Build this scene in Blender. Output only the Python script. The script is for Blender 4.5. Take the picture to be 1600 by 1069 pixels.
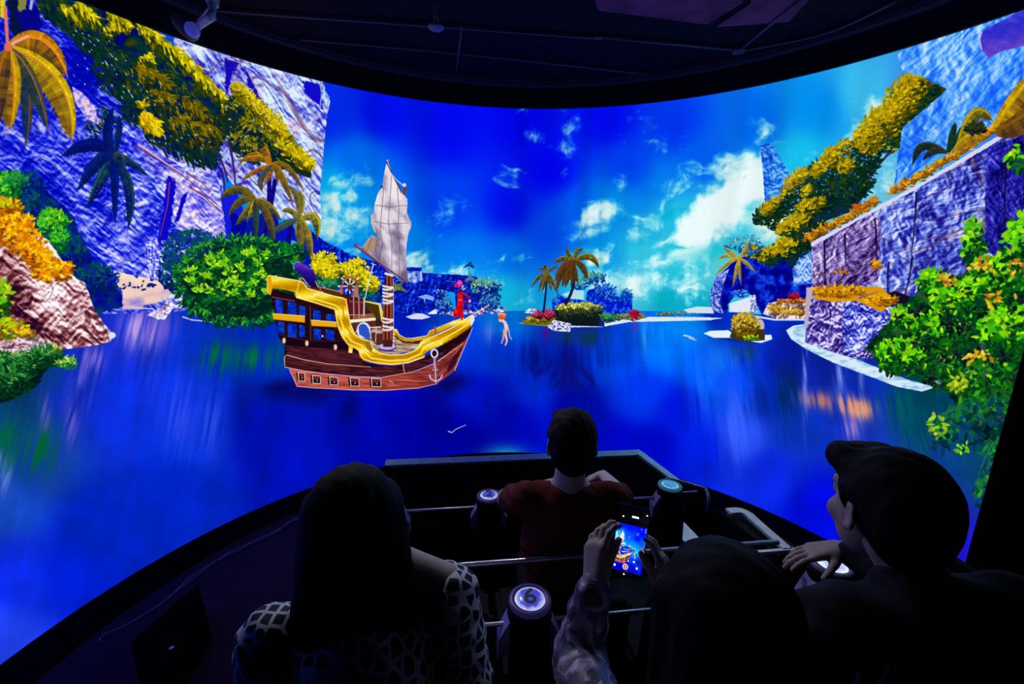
import bpy, bmesh, math, random
import numpy as np
from mathutils import Vector, Matrix

for o in list(bpy.data.objects): bpy.data.objects.remove(o)
SC = bpy.context.scene; COL = SC.collection
R_ = math.radians

# ---------------------------------------------------------------- camera, world, exposure, added rim lights
cam_data = bpy.data.cameras.new('camera'); cam_data.sensor_width = 36.0; cam_data.lens = 15.0
cam_data.clip_start = .02; cam_data.clip_end = 100
cam = bpy.data.objects.new('camera', cam_data); COL.objects.link(cam)
_th, _ro = R_(11.97), 0.0198
_c, _s = math.cos(_ro), math.sin(_ro)
cam.matrix_world = Matrix((( _c, -_s, 0, 0),
                           ( _s*math.sin(_th), _c*math.sin(_th), -math.cos(_th), 0),
                           ( _s*math.cos(_th), _c*math.cos(_th),  math.sin(_th), 1.70),
                           (0, 0, 0, 1)))
SC.camera = cam
w = bpy.data.worlds.new('room_dark'); SC.world = w; w.use_nodes = True
w.node_tree.nodes['Background'].inputs[0].default_value = (.10, .08, .16, 1)
w.node_tree.nodes['Background'].inputs[1].default_value = .004
SC.view_settings.view_transform = 'Standard'; SC.view_settings.look = 'None'
SC.view_settings.gamma = 1.0; SC.view_settings.use_curve_mapping = False
SC.view_settings.exposure = 0.0
try:
    SC.cycles.max_bounces = 5; SC.cycles.diffuse_bounces = 2; SC.cycles.glossy_bounces = 3
except Exception: pass
def spot(name, loc, target, power, col, ang=60, size=.06):
    L = bpy.data.lights.new(name, 'SPOT'); L.energy = power; L.color = col; L.spot_size = R_(ang); L.spot_blend = .8; L.shadow_soft_size = size
    o = bpy.data.objects.new(name, L); COL.objects.link(o); o.location = loc
    o.rotation_euler = (Vector(target)-Vector(loc)).to_track_quat('-Z', 'Y').to_euler()
spot('added_rim_light', (-2.15, 3.45, 3.02), (0.0, 1.2, .8), 48, (.80, .80, 1.0), 44)  # three added spots, no fixtures of the room, whiten the rims of arms and sleeves
spot('added_rim_light', (-.62, 3.45, 3.12), (.15, 1.35, .7), 75, (.80, .85, 1.0), 44)
spot('added_rim_light', (2.05, 3.4, 3.15), (.6, 1.3, .6), 22, (.70, .85, 1.0), 40)
# ---------------------------------------------------------------- the curved screen: maths
TH, ROLL, RR, CX, CY = math.radians(11.97), 0.0198, 3.2, 0.125, 1.85
FPX = 15.0/36.0*1600.0
Z_TOP, Z_BOT, EYE = 1.70+0.474*RR, 1.70-0.785*RR, 1.70
PH0, PH1 = math.radians(-112.0), math.radians(86.0)
DENS = 262.0                                   # picture cells per metre of screen
TW = int((PH1-PH0)*RR*DENS); THT = int((Z_TOP-Z_BOT)*DENS)

def ray_of(px, py):
    px = np.asarray(px, float); py = np.asarray(py, float)
    x = (px-800)/FPX; y = -(py-534.5)/FPX
    c, s = math.cos(ROLL), math.sin(ROLL)
    x, y = c*x-s*y, s*x+c*y
    return x, math.cos(TH)+y*math.sin(TH), -math.sin(TH)+y*math.cos(TH)

def to_tex(px, py):
    """a place in the projected picture -> cell (column, row) on the unrolled screen"""
    X, Y, Z = ray_of(px, py)
    a = X*X+Y*Y; b = -(X*CX+Y*CY); c = CX*CX+CY*CY-RR*RR
    t = (-b+np.sqrt(np.maximum(b*b-a*c, 0)))/a
    x, y, z = X*t, Y*t, EYE+Z*t
    ph = np.arctan2(x-CX, y-CY)
    return (ph-PH0)/(PH1-PH0)*TW, (Z_TOP-z)/(Z_TOP-Z_BOT)*THT

def grid_px():
    """layout coordinates of every cell of the picture"""
    ph = PH0+(np.arange(TW)+.5)/TW*(PH1-PH0)
    z = Z_TOP-(np.arange(THT)+.5)/THT*(Z_TOP-Z_BOT)
    PHI, ZZ = np.meshgrid(ph, z)
    x = CX+RR*np.sin(PHI); y = CY+RR*np.cos(PHI); zz = ZZ-EYE
    d = np.maximum(y*math.cos(TH)-zz*math.sin(TH), .12)
    v = y*math.sin(TH)+zz*math.cos(TH)
    u = x/d; v = v/d
    c, s = math.cos(ROLL), math.sin(ROLL)
    u, v = c*u+s*v, -s*u+c*v
    return (np.clip(800+u*FPX, -900, 2400)).astype(np.float32), (np.clip(534.5-v*FPX, -900, 2400)).astype(np.float32)

# ---------------------------------------------------------------- noise
_prng = np.random.RandomState(7)
_LAT = _prng.rand(256, 256).astype(np.float32)
def vnoise(x, y, seed=0):
    x = x+seed*37.7; y = y+seed*91.3
    xi = np.floor(x).astype(np.int32); yi = np.floor(y).astype(np.int32)
    fx = (x-xi).astype(np.float32); fy = (y-yi).astype(np.float32)
    fx = fx*fx*(3-2*fx); fy = fy*fy*(3-2*fy)
    x0 = xi & 255; x1 = (xi+1) & 255; y0 = yi & 255; y1 = (yi+1) & 255
    a = _LAT[y0, x0]; b = _LAT[y0, x1]; c = _LAT[y1, x0]; d = _LAT[y1, x1]
    return (a+(b-a)*fx)*(1-fy)+(c+(d-c)*fx)*fy
def fbm(x, y, seed=0, o=4, g=.5):
    r = 0; a = 1; n = 0
    for i in range(o):
        r = r+a*vnoise(x, y, seed+i*3.1); n += a; a *= g; x = x*2.03; y = y*2.03
    return r/n
def ridge(x, y, seed=0, o=4):
    r = 0; a = 1; n = 0
    for i in range(o):
        r = r+a*(1-np.abs(2*vnoise(x, y, seed+i*5.3)-1)); n += a; a *= .55; x = x*2.1; y = y*2.1
    return r/n
def sst(a, b, x): 
    t = np.clip((x-a)/(b-a), 0, 1); return t*t*(3-2*t)
def ramp(t, stops):
    xs = [s[0] for s in stops]
    return np.stack([np.interp(t, xs, [s[1][k] for s in stops]) for k in range(3)], -1).astype(np.float32)
def field(px, py, pts, k=2.2, soft=30):
    """a smooth colour field through scattered points (x, y, colour)"""
    W = 0; A = 0
    for x, y, c in pts:
        w = 1.0/((px-x)**2+(py-y)**2+soft*soft)**k
        W = W+w; A = A+w[..., None]*np.array(c, np.float32)
    return (A/W[..., None]).astype(np.float32)

# ---------------------------------------------------------------- the picture and its layers
class Picture:
    def __init__(s):
        s.c = np.zeros((THT, TW, 3), np.float32); s.id = np.zeros((THT, TW), np.int16)
        s.PX, s.PY = grid_px(); s.names = ['sky']; s.parent = {0: None}; s.label = {}
        s.cur = 0; s.sup = 0
    def layer(s, name, parent=None, label=None):
        s.names.append(name); s.cur = len(s.names)-1; s.parent[s.cur] = parent
        if label: s.label[s.cur] = label
        return s.cur
    def box(s, u, v, m=2):
        x0 = max(0, int(u.min())-m); x1 = min(TW, int(u.max())+m+2)
        y0 = max(0, int(v.min())-m); y1 = min(THT, int(v.max())+m+2)
        return x0, x1, y0, y1
    def cover(s, pts, wob=0, ws=8, seed=3):
        P = np.array(pts, float)
        # follow the curve of the screen along long edges
        Q = []
        for i in range(len(P)):
            a, b = P[i], P[(i+1) % len(P)]
            n = max(1, int(np.hypot(*(b-a))/18))
            for k in range(n): Q.append(a+(b-a)*k/n)
        Q = np.array(Q); u, v = to_tex(Q[:, 0], Q[:, 1])
        x0, x1, y0, y1 = s.box(u, v, 3+int(wob*2))
        if x1 <= x0 or y1 <= y0: return None
        big = (x1-x0)*(y1-y0) > 60000
        offs = [(0, 0)] if big else [(-.25, -.25), (.25, -.25), (-.25, .25), (.25, .25)]
        gx, gy = np.meshgrid(np.arange(x0, x1)+.5, np.arange(y0, y1)+.5)
        if wob:
            gx = gx+wob*(fbm(gx/ws, gy/ws, seed)-.5)*2; gy = gy+wob*(fbm(gx/ws, gy/ws, seed+9)-.5)*2
        cov = 0
        for ox, oy in offs:
            ins = np.zeros(gx.shape, bool); X = gx+ox; Y = gy+oy
            for i in range(len(u)):
                xa, ya, xb, yb = u[i], v[i], u[(i+1) % len(u)], v[(i+1) % len(u)]
                if ya == yb: continue
                lo, hi = (ya, yb) if ya < yb else (yb, ya)
                if not wob:
                    r0 = max(0, int(lo-y0)-2); r1 = min(gx.shape[0], int(hi-y0)+3)
                    if r1 <= r0: continue
                else: r0, r1 = 0, gx.shape[0]
                Yr = Y[r0:r1]
                ins[r0:r1] ^= (Yr > lo) & (Yr <= hi) & (X[r0:r1] < xa+(Yr-ya)/(yb-ya)*(xb-xa))
            cov = cov+ins
        return (x0, x1, y0, y1), (cov/len(offs)).astype(np.float32)
    def put(s, bb, cov, col):
        x0, x1, y0, y1 = bb
        if callable(col):
            m = cov > 0
            if not m.any(): return
            sub = s.c[y0:y1, x0:x1]; px = s.PX[y0:y1, x0:x1][m]; py = s.PY[y0:y1, x0:x1][m]
            cc = col(px, py); k = cov[m][:, None]
            sub[m] = sub[m]*(1-k)+cc*k
        else:
            sub = s.c[y0:y1, x0:x1]; k = cov[..., None]
            sub += (np.array(col, np.float32)-sub)*k
        if s.cur >= 0: s.id[y0:y1, x0:x1][cov > .5] = s.cur
    def poly(s, pts, col, wob=0, ws=8, seed=3, soft=0):
        r = s.cover(pts, wob, ws, seed)
        if r is None: return
        bb, cov = r
        if soft:
            cov = blur(cov, soft)
        s.put(bb, cov, col)
    def stroke(s, pts, w, col, w1=None):
        """a line of width w (layout units), tapering to w1"""
        P = np.array(pts, float); n = len(P)
        w1 = w if w1 is None else w1
        d = np.gradient(P, axis=0); L = np.hypot(d[:, 0], d[:, 1])+1e-9
        nx, ny = -d[:, 1]/L, d[:, 0]/L
        hw = np.linspace(w, w1, n)/2
        A = np.stack([P[:, 0]+nx*hw, P[:, 1]+ny*hw], 1); B = np.stack([P[:, 0]-nx*hw, P[:, 1]-ny*hw], 1)
        # drawn as short quads so that a curved line never inverts
        for i in range(n-1):
            s.convex(np.array([A[i], A[i+1], B[i+1], B[i]]), col)
    def convex(s, P, col, alpha=1):
        u, v = to_tex(P[:, 0], P[:, 1])
        x0 = int(u.min()-1); x1 = int(u.max()+2.5); y0 = int(v.min()-1); y1 = int(v.max()+2.5)
        if x0 < 0: x0 = 0
        if y0 < 0: y0 = 0
        if x1 > TW: x1 = TW
        if y1 > THT: y1 = THT
        if x1 <= x0 or y1 <= y0: return
        a = 0
        n = len(u)
        for i in range(n): a += u[i-1]*v[i]-u[i]*v[i-1]
        sg = 1.0 if a > 0 else -1.0
        gx = np.arange(x0, x1)+.5; gy = (np.arange(y0, y1)+.5)[:, None]
        cov = None
        for i in range(n):
            ex = u[i]-u[i-1]; ey = v[i]-v[i-1]; L = math.hypot(ex, ey)
            if L < 1e-6: continue
            d = sg*(ex*(gy-v[i-1])-ey*(gx-u[i-1]))/L+.5
            cov = d if cov is None else np.minimum(cov, d)
        if cov is None: return
        cov = np.clip(cov, 0, 1)*alpha
        sub = s.c[y0:y1, x0:x1]
        sub += (np.asarray(col, np.float32)-sub)*cov[..., None].astype(np.float32)
        if s.cur >= 0: s.id[y0:y1, x0:x1][cov > .5] = s.cur
    def leaf(s, x, y, a, L, w, col):
        c, q = math.cos(a), math.sin(a)
        P = np.array([(0, 0), (.35*L, w/2), (.75*L, w*.38), (L, 0), (.75*L, -w*.38), (.35*L, -w/2)])
        s.convex(np.stack([x+P[:, 0]*c-P[:, 1]*q, y+P[:, 0]*q+P[:, 1]*c], 1), col)
    def disc(s, x, y, rx, ry, col, ang=0, n=14):
        t = np.arange(n)*2*math.pi/n; c, q = math.cos(ang), math.sin(ang)
        X, Y = rx*np.cos(t), ry*np.sin(t)
        s.convex(np.stack([x+X*c-Y*q, y+X*q+Y*c], 1), col)

def blur(a, r):
    r = int(r)
    for ax in (0, 1):
        for _ in range(2):
            p = np.cumsum(np.pad(a, [(r+1, r) if k == ax else (0, 0) for k in (0, 1)], mode='edge'), axis=ax)
            n = a.shape[ax]
            a = (np.take(p, np.arange(2*r+1, 2*r+1+n), axis=ax)-np.take(p, np.arange(0, n), axis=ax))/(2*r+1)
    return a
def bez(p0, p1, p2, n=12):
    t = np.linspace(0, 1, n)[:, None]; p0, p1, p2 = map(np.array, (p0, p1, p2))
    return (1-t)**2*p0+2*t*(1-t)*p1+t*t*p2
def rc(rng, pal):
    c = np.array(pal[rng.randint(len(pal))], float)
    return np.clip(c*(.82+.36*rng.rand()), 0, 255)

def rock_shader(ang, sx, sy, stops, seed=0, crack=.5, crackcol=(40, 20, 60), warm=None, thr=0.0, amp=1.25, field_=None):
    ca, sa = math.cos(ang), math.sin(ang)
    def f(px, py):
        x = (px*ca+py*sa)/sx; y = (-px*sa+py*ca)/sy
        wx = fbm(x*.4, y*.4, seed+20, 2)*1.0
        def H(x, y):
            s = ridge(x*.55+wx, y*.55+wx, seed, 3)*1.5+np.abs(fbm(x*1.5+wx*1.5, y*1.3, seed+60, 3)-.5)*1.5+ridge(x*3.1+wx, y*2.3, seed+70, 3)*.38
            q = vnoise(x*.7+wx*.8, y*.6+wx*.5, seed+80)*3; return s+np.abs(q-np.round(q))*.55
        dx, dy = 1.5/sx, 1.5/sy; lx, ly = ca*.8-sa*.6, sa*.8*0+(-sa*-.5+ca*.6)
        g = (H(x+dx, y+dy*.8)-H(x-dx, y-dy*.8))
        b = fbm(x*.30, y*.30, seed+40, 3)
        t = .60+np.tanh(g*2.0)*.42*amp+(b-.5)*.75+(fbm(x*1.1, y*.9, seed+33, 3)-.5)*.5+thr
        if field_ is not None: t = t+field_(px, py)
        c = ramp(np.clip(t, 0, 1), stops)
        k = sst(.035, .0, np.abs(vnoise(x*.42+wx*.3, y*.42+wx*.2, seed+90)-.5))*crack
        c = c*(1-k[:, None])+np.array(crackcol, np.float32)*k[:, None]
        if warm is not None:
            w = sst(.60, .75, fbm(x*.9, y*.9, seed+99, 3))*.8
            c = c*(1-w[:, None])+c*np.array(warm, np.float32)*w[:, None]
        return c
    return f

def clump(P, rng, x, y, rx, ry, n, L, w, pal_lit, pal_dark, ang=-1.57, spread=1.6, light=(-.3, -1), rot=0, lit=.0):
    """a mass of leaves: dark below and away from the picture's sun, bright on top"""
    ln = math.hypot(*light); lx, ly = light[0]/ln, light[1]/ln
    c, q = math.cos(rot), math.sin(rot)
    r = np.sqrt(rng.rand(n)); t = rng.rand(n)*2*math.pi
    o = np.argsort(rng.rand(n)-1.1*(r*(np.cos(t)*lx+np.sin(t)*ly))*-1)
    for i in o:
        ex, ey = r[i]*math.cos(t[i]), r[i]*math.sin(t[i])
        s = ex*lx+ey*ly+rng.randn()*.38+lit
        X, Y = ex*rx, ey*ry
        P.leaf(x+X*c-Y*q, y+X*q+Y*c, ang+(rng.rand()-.5)*2*spread, L*(.6+.8*rng.rand()), w*(.7+.6*rng.rand()),
               rc(rng, pal_lit if s > 0 else pal_dark))

def frond(P, rng, base, mid, tip, width, c_lit, c_dark, rib, n=26, both=True):
    B = bez(base, mid, tip, n); d = np.gradient(B, axis=0)
    t = np.linspace(0, 1, n); hw = width*np.sin(np.clip(t*.98+.05, 0, 1)*math.pi)**.55*.5
    L = np.hypot(d[:, 0], d[:, 1])+1e-9; nx, ny = -d[:, 1]/L, d[:, 0]/L
    sgn = 1 if ny.mean() >= 0 else -1
    lit = np.array(c_lit, float); dk = np.array(c_dark, float)
    ph = rng.rand()*6
    for side, k in ((sgn, 1.35), (-sgn, .55)):                 # hanging side wide, upper side narrow
        for i in range(1, n-1):
            a = math.atan2(d[i, 1], d[i, 0])+side*(1.0+.15*rng.rand())
            P.leaf(B[i, 0], B[i, 1], a, hw[i]*k*(1.05+.25*rng.rand()), max(1.1, width*.13), np.clip((dk if rng.rand() < .6 else dk*.4+lit*.6)*(.8+.4*rng.rand()), 0, 255))
        for i in range(n-1):
            for q0, q1 in ((0, .5), (.5, 1)):
                f0, f1 = q0*k*.92, q1*k*.92
                m = .5+.5*math.sin(i*1.3+ph)*math.sin(i*.6+side*2+ph)
                u = t[i]*.55+q1*.45 if side == sgn else t[i]*.25
                mixv = np.clip(u*1.1+(m-.5)*.75, 0, 1); col = lit*(1-mixv)+dk*mixv
                if q0 == 0 and side != sgn: col = lit*1.08
                P.convex(np.array([(B[i, 0]+nx[i]*side*hw[i]*f0, B[i, 1]+ny[i]*side*hw[i]*f0), (B[i+1, 0]+nx[i+1]*side*hw[i+1]*f0, B[i+1, 1]+ny[i+1]*side*hw[i+1]*f0),
                                   (B[i+1, 0]+nx[i+1]*side*hw[i+1]*f1, B[i+1, 1]+ny[i+1]*side*hw[i+1]*f1), (B[i, 0]+nx[i]*side*hw[i]*f1, B[i, 1]+ny[i]*side*hw[i]*f1)]), np.clip(col*(.9+.2*rng.rand()), 0, 255))
    P.stroke(B, max(.9, width*.08), rib, max(.6, width*.03))
def paint_picture():
    P = Picture(); rng = np.random.RandomState(11)
    PX, PY = P.PX, P.PY
    S = lambda ox, oy, k: (lambda L: [(ox+x/k, oy+y/k) for x, y in L])
    # ---------------- sky
    sky = [(520, 180, (0, 40, 235)), (600, 180, (0, 12, 240)), (700, 200, (0, 8, 238)), (820, 190, (0, 4, 235)), (860, 270, (0, 0, 245)), (950, 190, (0, 8, 240)),
           (800, 330, (0, 10, 235)), (700, 330, (0, 60, 240)), (560, 250, (0, 110, 245)), (520, 300, (0, 180, 245)), (560, 330, (0, 150, 245)),
           (640, 380, (0, 130, 240)), (720, 400, (0, 120, 240)), (800, 400, (0, 110, 235)), (850, 360, (0, 70, 235)), (790, 460, (20, 185, 225)),
           (720, 440, (20, 160, 235)), (900, 330, (0, 90, 235)), (960, 320, (0, 140, 230)), (930, 450, (30, 200, 225)), (1040, 470, (0, 165, 190)),
           (1100, 460, (0, 170, 195)), (980, 260, (0, 60, 240)), (1050, 200, (0, 50, 235)), (1100, 250, (0, 90, 235)), (1180, 200, (0, 100, 235)),
           (1060, 330, (40, 195, 225)), (1150, 330, (60, 205, 220)), (1080, 400, (20, 195, 205)), (1000, 400, (50, 200, 225)), (950, 400, (0, 150, 235)), (1040, 290, (0, 120, 235)), (1120, 430, (110, 215, 220)), (1000, 440, (120, 220, 230)), (1280, 170, (0, 140, 235)), (1350, 150, (60, 190, 240)),
           (1430, 150, (60, 150, 240)), (1250, 250, (20, 190, 235)), (1200, 290, (40, 200, 230)), (1380, 300, (110, 200, 240)), (1500, 120, (30, 110, 245)),
           (1600, 100, (60, 130, 250)), (1300, 330, (100, 210, 235)), (-100, 0, (0, 0, 160)), (1700, 200, (80, 140, 250))]
    # coarse grid, then enlarge: the field is smooth
    st = 6
    sub = field(PX[::st, ::st], PY[::st, ::st], sky, 2.0, 26)
    iy = np.minimum(np.arange(THT)/st, sub.shape[0]-1.001); ix = np.minimum(np.arange(TW)/st, sub.shape[1]-1.001)
    def up(a):
        y0 = iy.astype(int); x0 = ix.astype(int); fy = (iy-y0)[:, None]; fx = (ix-x0)[None, :]
        if a.ndim == 3: fy = fy[..., None]; fx = fx[..., None]
        return (a[y0][:, x0]*(1-fx)+a[y0][:, x0+1]*fx)*(1-fy)+(a[y0+1][:, x0]*(1-fx)+a[y0+1][:, x0+1]*fx)*fy
    P.c[:] = up(sub)
    # clouds: amount by place, broken up by noise
    cl = [(1120, 340, 110, 44, -.62, 1.45), (1170, 290, 80, 46, -.5, 1.45), (1200, 330, 60, 50, -.3, 1.3), (1060, 320, 80, 40, -.8, .75), (1040, 385, 75, 22, -.55, .95), (920, 365, 38, 11, -.3, .85),
          (1000, 440, 190, 26, -.05, .80), (900, 470, 130, 12, 0, .45), (1180, 425, 110, 26, -.3, .85), (1190, 220, 30, 50, .3, .55), (990, 190, 26, 40, .5, .50),
          (530, 345, 44, 60, 0, .95), (560, 310, 60, 16, .3, .40), (655, 415, 45, 24, .35, 1.0), (610, 390, 40, 24, .4, .45), (715, 425, 22, 24, 0, .75), (690, 350, 40, 20, .6, .25), (808, 400, 42, 18, 0, .70),
          (780, 440, 40, 18, 0, .65), (838, 212, 26, 18, .3, .85), (888, 205, 20, 40, .25, .82), (800, 262, 20, 16, .2, .62), (815, 175, 12, 14, 0, .6), (690, 330, 30, 16, -.4, .5), (940, 335, 50, 20, -.5, .85), (1000, 365, 70, 26, -.5, .95), (1075, 385, 70, 24, -.4, 1.0), (930, 400, 50, 18, -.2, .75), (1140, 255, 26, 22, 0, .8), (610, 340, 20, 30, 0, .5), (905, 260, 20, 30, .1, .2), (970, 296, 12, 28, 0, .62), (700, 470, 60, 14, 0, .6),
          (1370, 190, 42, 60, .5, .95), (1400, 290, 50, 60, .6, 1.0), (1260, 260, 36, 34, .2, .45), (860, 440, 60, 24, 0, .45), (1050, 250, 40, 30, -.8, .25)]
    A = np.zeros(sub.shape[:2], np.float32)
    for x, y, rx, ry, a, k in cl:
        dx = PX[::st, ::st]-x; dy = PY[::st, ::st]-y; c, s_ = math.cos(a), math.sin(a)
        q = ((dx*c+dy*s_)/rx)**2+((-dx*s_+dy*c)/ry)**2
        A = np.maximum(A, k*np.exp(-q*.75))
    A = up(A); up_sky = PY < 500
    m = (A > .03) & up_sky
    x = PX[m]; y = PY[m]; wv = fbm(x/50, y/50, 15, 3); n = fbm(x/46+wv*2, y/30+x/120+wv*2, 5, 6, .55); n2 = fbm(x/9, y/7, 8, 4); n4 = fbm(x/9, y/90, 18, 3)
    t = A[m]*1.12+(n-.5)*1.75+(n2-.5)*.38+(n4-.5)*.35-.36
    k = sst(0, .75, t)[:, None]*.96
    hi = ramp(np.clip(t, 0, 1), [(0, (10, 150, 240)), (.25, (50, 190, 235)), (.5, (140, 225, 238)), (.75, (205, 240, 242)), (1, (240, 250, 250))])
    P.c[m] = P.c[m]*(1-k)+hi*k
    # faint vertical bands: shading of curtain-like folds painted into the colour
    band = (vnoise(np.arange(TW)/30.0, np.zeros(TW)+.5, 4)-.5)*.10+(vnoise(np.arange(TW)/70.0, np.zeros(TW)+3.5, 4)-.5)*.12
    P.c *= (1+band)[None, :, None]
    # ---------------- sea
    P.layer('sea', label='deep blue calm sea with long reflections')
    sea = [(200, 500, (20, 40, 190)), (330, 520, (5, 45, 190)), (100, 600, (15, 40, 180)), (420, 560, (0, 40, 190)), (200, 640, (10, 45, 215)), (300, 680, (8, 50, 215)), (30, 640, (10, 60, 130)),
           (60, 720, (15, 60, 160)), (10, 780, (20, 70, 190)), (20, 900, (10, 40, 215)), (150, 820, (0, 35, 195)), (280, 760, (0, 35, 190)), (420, 680, (0, 15, 180)), (120, 900, (0, 30, 205)), (0, 1000, (30, 60, 225)),
           (480, 740, (0, 15, 180)), (570, 700, (0, 5, 160)), (650, 660, (0, 0, 150)), (720, 690, (0, 0, 155)), (800, 660, (0, 5, 175)), (700, 510, (0, 60, 215)), (640, 500, (0, 25, 190)), (770, 560, (0, 50, 200)), (760, 610, (0, 15, 185)),
           (830, 600, (0, 40, 210)), (880, 560, (0, 30, 170)), (900, 520, (10, 40, 170)), (960, 560, (0, 70, 230)), (900, 640, (0, 5, 170)), (960, 690, (0, 5, 185)), (1000, 620, (0, 50, 220)),
           (1040, 540, (0, 110, 245)), (1080, 510, (0, 130, 240)), (1100, 570, (0, 90, 240)), (1060, 640, (0, 20, 200)), (1020, 700, (0, 5, 190)), (1100, 700, (0, 30, 225)), (1150, 610, (5, 70, 235)), (1180, 540, (5, 40, 190)),
           (1220, 560, (5, 25, 160)), (1200, 620, (0, 40, 170)), (1240, 670, (10, 50, 190)), (1160, 680, (40, 80, 240)), (1200, 740, (10, 40, 235)), (1280, 800, (0, 10, 220)), (1300, 560, (10, 30, 150)), (1340, 600, (10, 40, 170)),
           (1360, 680, (20, 50, 190)), (1440, 640, (0, 70, 110)), (1480, 720, (10, 60, 150)), (1500, 850, (30, 20, 215)), (1540, 700, (10, 60, 110)), (1600, 650, (10, 50, 60)), (700, 488, (0, 60, 200)), (790, 490, (0, 110, 215)), (1120, 490, (0, 40, 190))]
    sb = up(field(PX[::st, ::st], PY[::st, ::st], sea, 2.2, 18))
    shore = np.interp(PX, [-900, 0, 180, 500, 760, 800, 830, 1000, 1150, 1270, 1600, 2400], [480, 482, 482, 486, 488, 486, 486, 486, 488, 500, 470, 430])
    m = PY > shore; x = PX[m]; y = PY[m]
    w = P.c*0; bb = sb[m]
    # reflections pull straight down: stretched noise
    fan = (x-800)/800
    n = fbm(x/24-fan*(y-480)/110, y/170, 21, 4); n2 = fbm(x/70, y/60, 23, 3); n3 = fbm(x/60, y/5, 27, 2); near = sst(700, 520, y)
    bb = bb*(1+((n-.5)*(.22+.22*near)+(n2-.5)*.34+(n3-.5)*.07*near)[:, None])
    P.c[m] = bb; P.id[m] = P.cur
    # light rafts on the water, right of the islet
    P.cur = -1                                   # what follows keeps the id of what it lies on
    def soft_patch(x, y, rx, ry, col, al, ang=0, streak=True, seed=1):
        g = np.arange(20)*2*math.pi/20; c, q = math.cos(ang), math.sin(ang)
        X, Y = 1.9*rx*np.cos(g), 1.9*ry*np.sin(g)
        u, v = to_tex(x+X*c-Y*q, y+X*q+Y*c); x0, x1, y0, y1 = P.box(u, v)
        if x1 <= x0 or y1 <= y0: return
        px = P.PX[y0:y1, x0:x1]; py = P.PY[y0:y1, x0:x1]; dx = px-x; dy = py-y
        k = np.exp(-(((dx*c+dy*q)/rx)**2+((-dx*q+dy*c)/ry)**2)*1.1)*al
        if streak:
            f = fbm((px-(px-800)/800*(py-480)*.28)/5, py/70, 31+seed, 3); k = k*np.clip(.1+(f-.32)*3.6, 0, 1.3)
        k = np.clip(k, 0, 1)[..., None].astype(np.float32)
        P.c[y0:y1, x0:x1] += (np.array(col, np.float32)-P.c[y0:y1, x0:x1])*k
    for a in [(222, 515, 30, 34, (190, 160, 225), .95), (250, 510, 26, 30, (110, 90, 215), .7), (145, 560, 16, 22, (150, 120, 225), .9), (128, 600, 14, 34, (110, 100, 225), .7), (112, 660, 12, 40, (110, 90, 215), .6), (70, 650, 8, 40, (120, 90, 200), .6), (5, 730, 14, 36, (130, 140, 240), .9),
              (340, 560, 30, 26, (0, 100, 70), .95), (400, 560, 36, 22, (0, 110, 60), .9), (440, 555, 14, 26, (0, 100, 60), .5), (60, 700, 34, 40, (0, 95, 60), .9), (10, 690, 24, 44, (0, 95, 70), .9), (80, 590, 30, 30, (0, 70, 80), .6), (20, 600, 40, 30, (0, 60, 40), .9),
              (280, 650, 26, 60, (60, 80, 235), .6), (330, 660, 24, 50, (50, 80, 240), .55), (250, 590, 40, 40, (30, 60, 230), .5), (830, 560, 30, 26, (0, 20, 120), .7), (700, 530, 34, 20, (40, 120, 250), .5),
              (905, 528, 44, 14, (10, 60, 60), .8), (900, 560, 60, 22, (0, 20, 130), .6), (850, 520, 8, 12, (110, 0, 110), .6), (925, 640, 30, 50, (10, 20, 160), .3), (770, 520, 16, 16, (180, 170, 240), .35), (1010, 520, 10, 30, (60, 170, 250), .6), (1040, 520, 30, 18, (0, 150, 245), .5),
              (992, 512, 4, 8, (150, 20, 150), .8), (1165, 550, 22, 14, (20, 60, 80), .9), (1230, 610, 16, 60, (0, 40, 60), .8), (1195, 600, 16, 60, (10, 30, 120), .5), (1150, 660, 26, 60, (60, 100, 250), .7), (1100, 600, 24, 60, (20, 110, 250), .5), (1130, 560, 40, 20, (30, 120, 250), .5),
              (1275, 625, 26, 13, (170, 110, 110), 1.1, .2), (1330, 635, 34, 15, (205, 140, 120), 1.3, .25), (1345, 640, 18, 14, (240, 160, 110), 1.2), (1330, 670, 14, 22, (170, 130, 190), .8), (1312, 580, 8, 40, (130, 150, 240), .7), (1258, 590, 4, 70, (110, 130, 230), .8), (1345, 600, 5, 60, (120, 150, 230), .5),
              (1400, 640, 34, 40, (0, 90, 90), .8), (1440, 690, 40, 40, (0, 100, 90), .6), (1390, 690, 20, 26, (10, 60, 170), .5), (1490, 600, 44, 50, (0, 60, 50), 1.2), (1520, 700, 30, 40, (0, 90, 90), .7), (1540, 780, 26, 50, (0, 70, 90), 1.0), (1550, 840, 20, 30, (0, 50, 80), .8)]:
        soft_patch(*a, seed=int(a[0]) % 17)
    soft_patch(790, 712, 34, 16, (20, 150, 190), .95, 0, False)
    soft_patch(440, 606, 38, 14, (5, 8, 90), .95, -.15, False); soft_patch(480, 616, 60, 16, (5, 5, 100), .85, 0, False); soft_patch(705, 600, 30, 16, (5, 5, 90), .95, -.3, False); soft_patch(545, 640, 16, 26, (0, 5, 100), .8, .4, False)
    soft_patch(1042, 336, 30, 9, (0, 175, 215), .75, -.35, False); soft_patch(1120, 392, 60, 12, (20, 195, 205), .65, -.2, False); soft_patch(1010, 372, 30, 10, (10, 170, 220), .5, -.3, False); soft_patch(1175, 350, 14, 26, (90, 215, 220), .5, 0, False)
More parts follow.
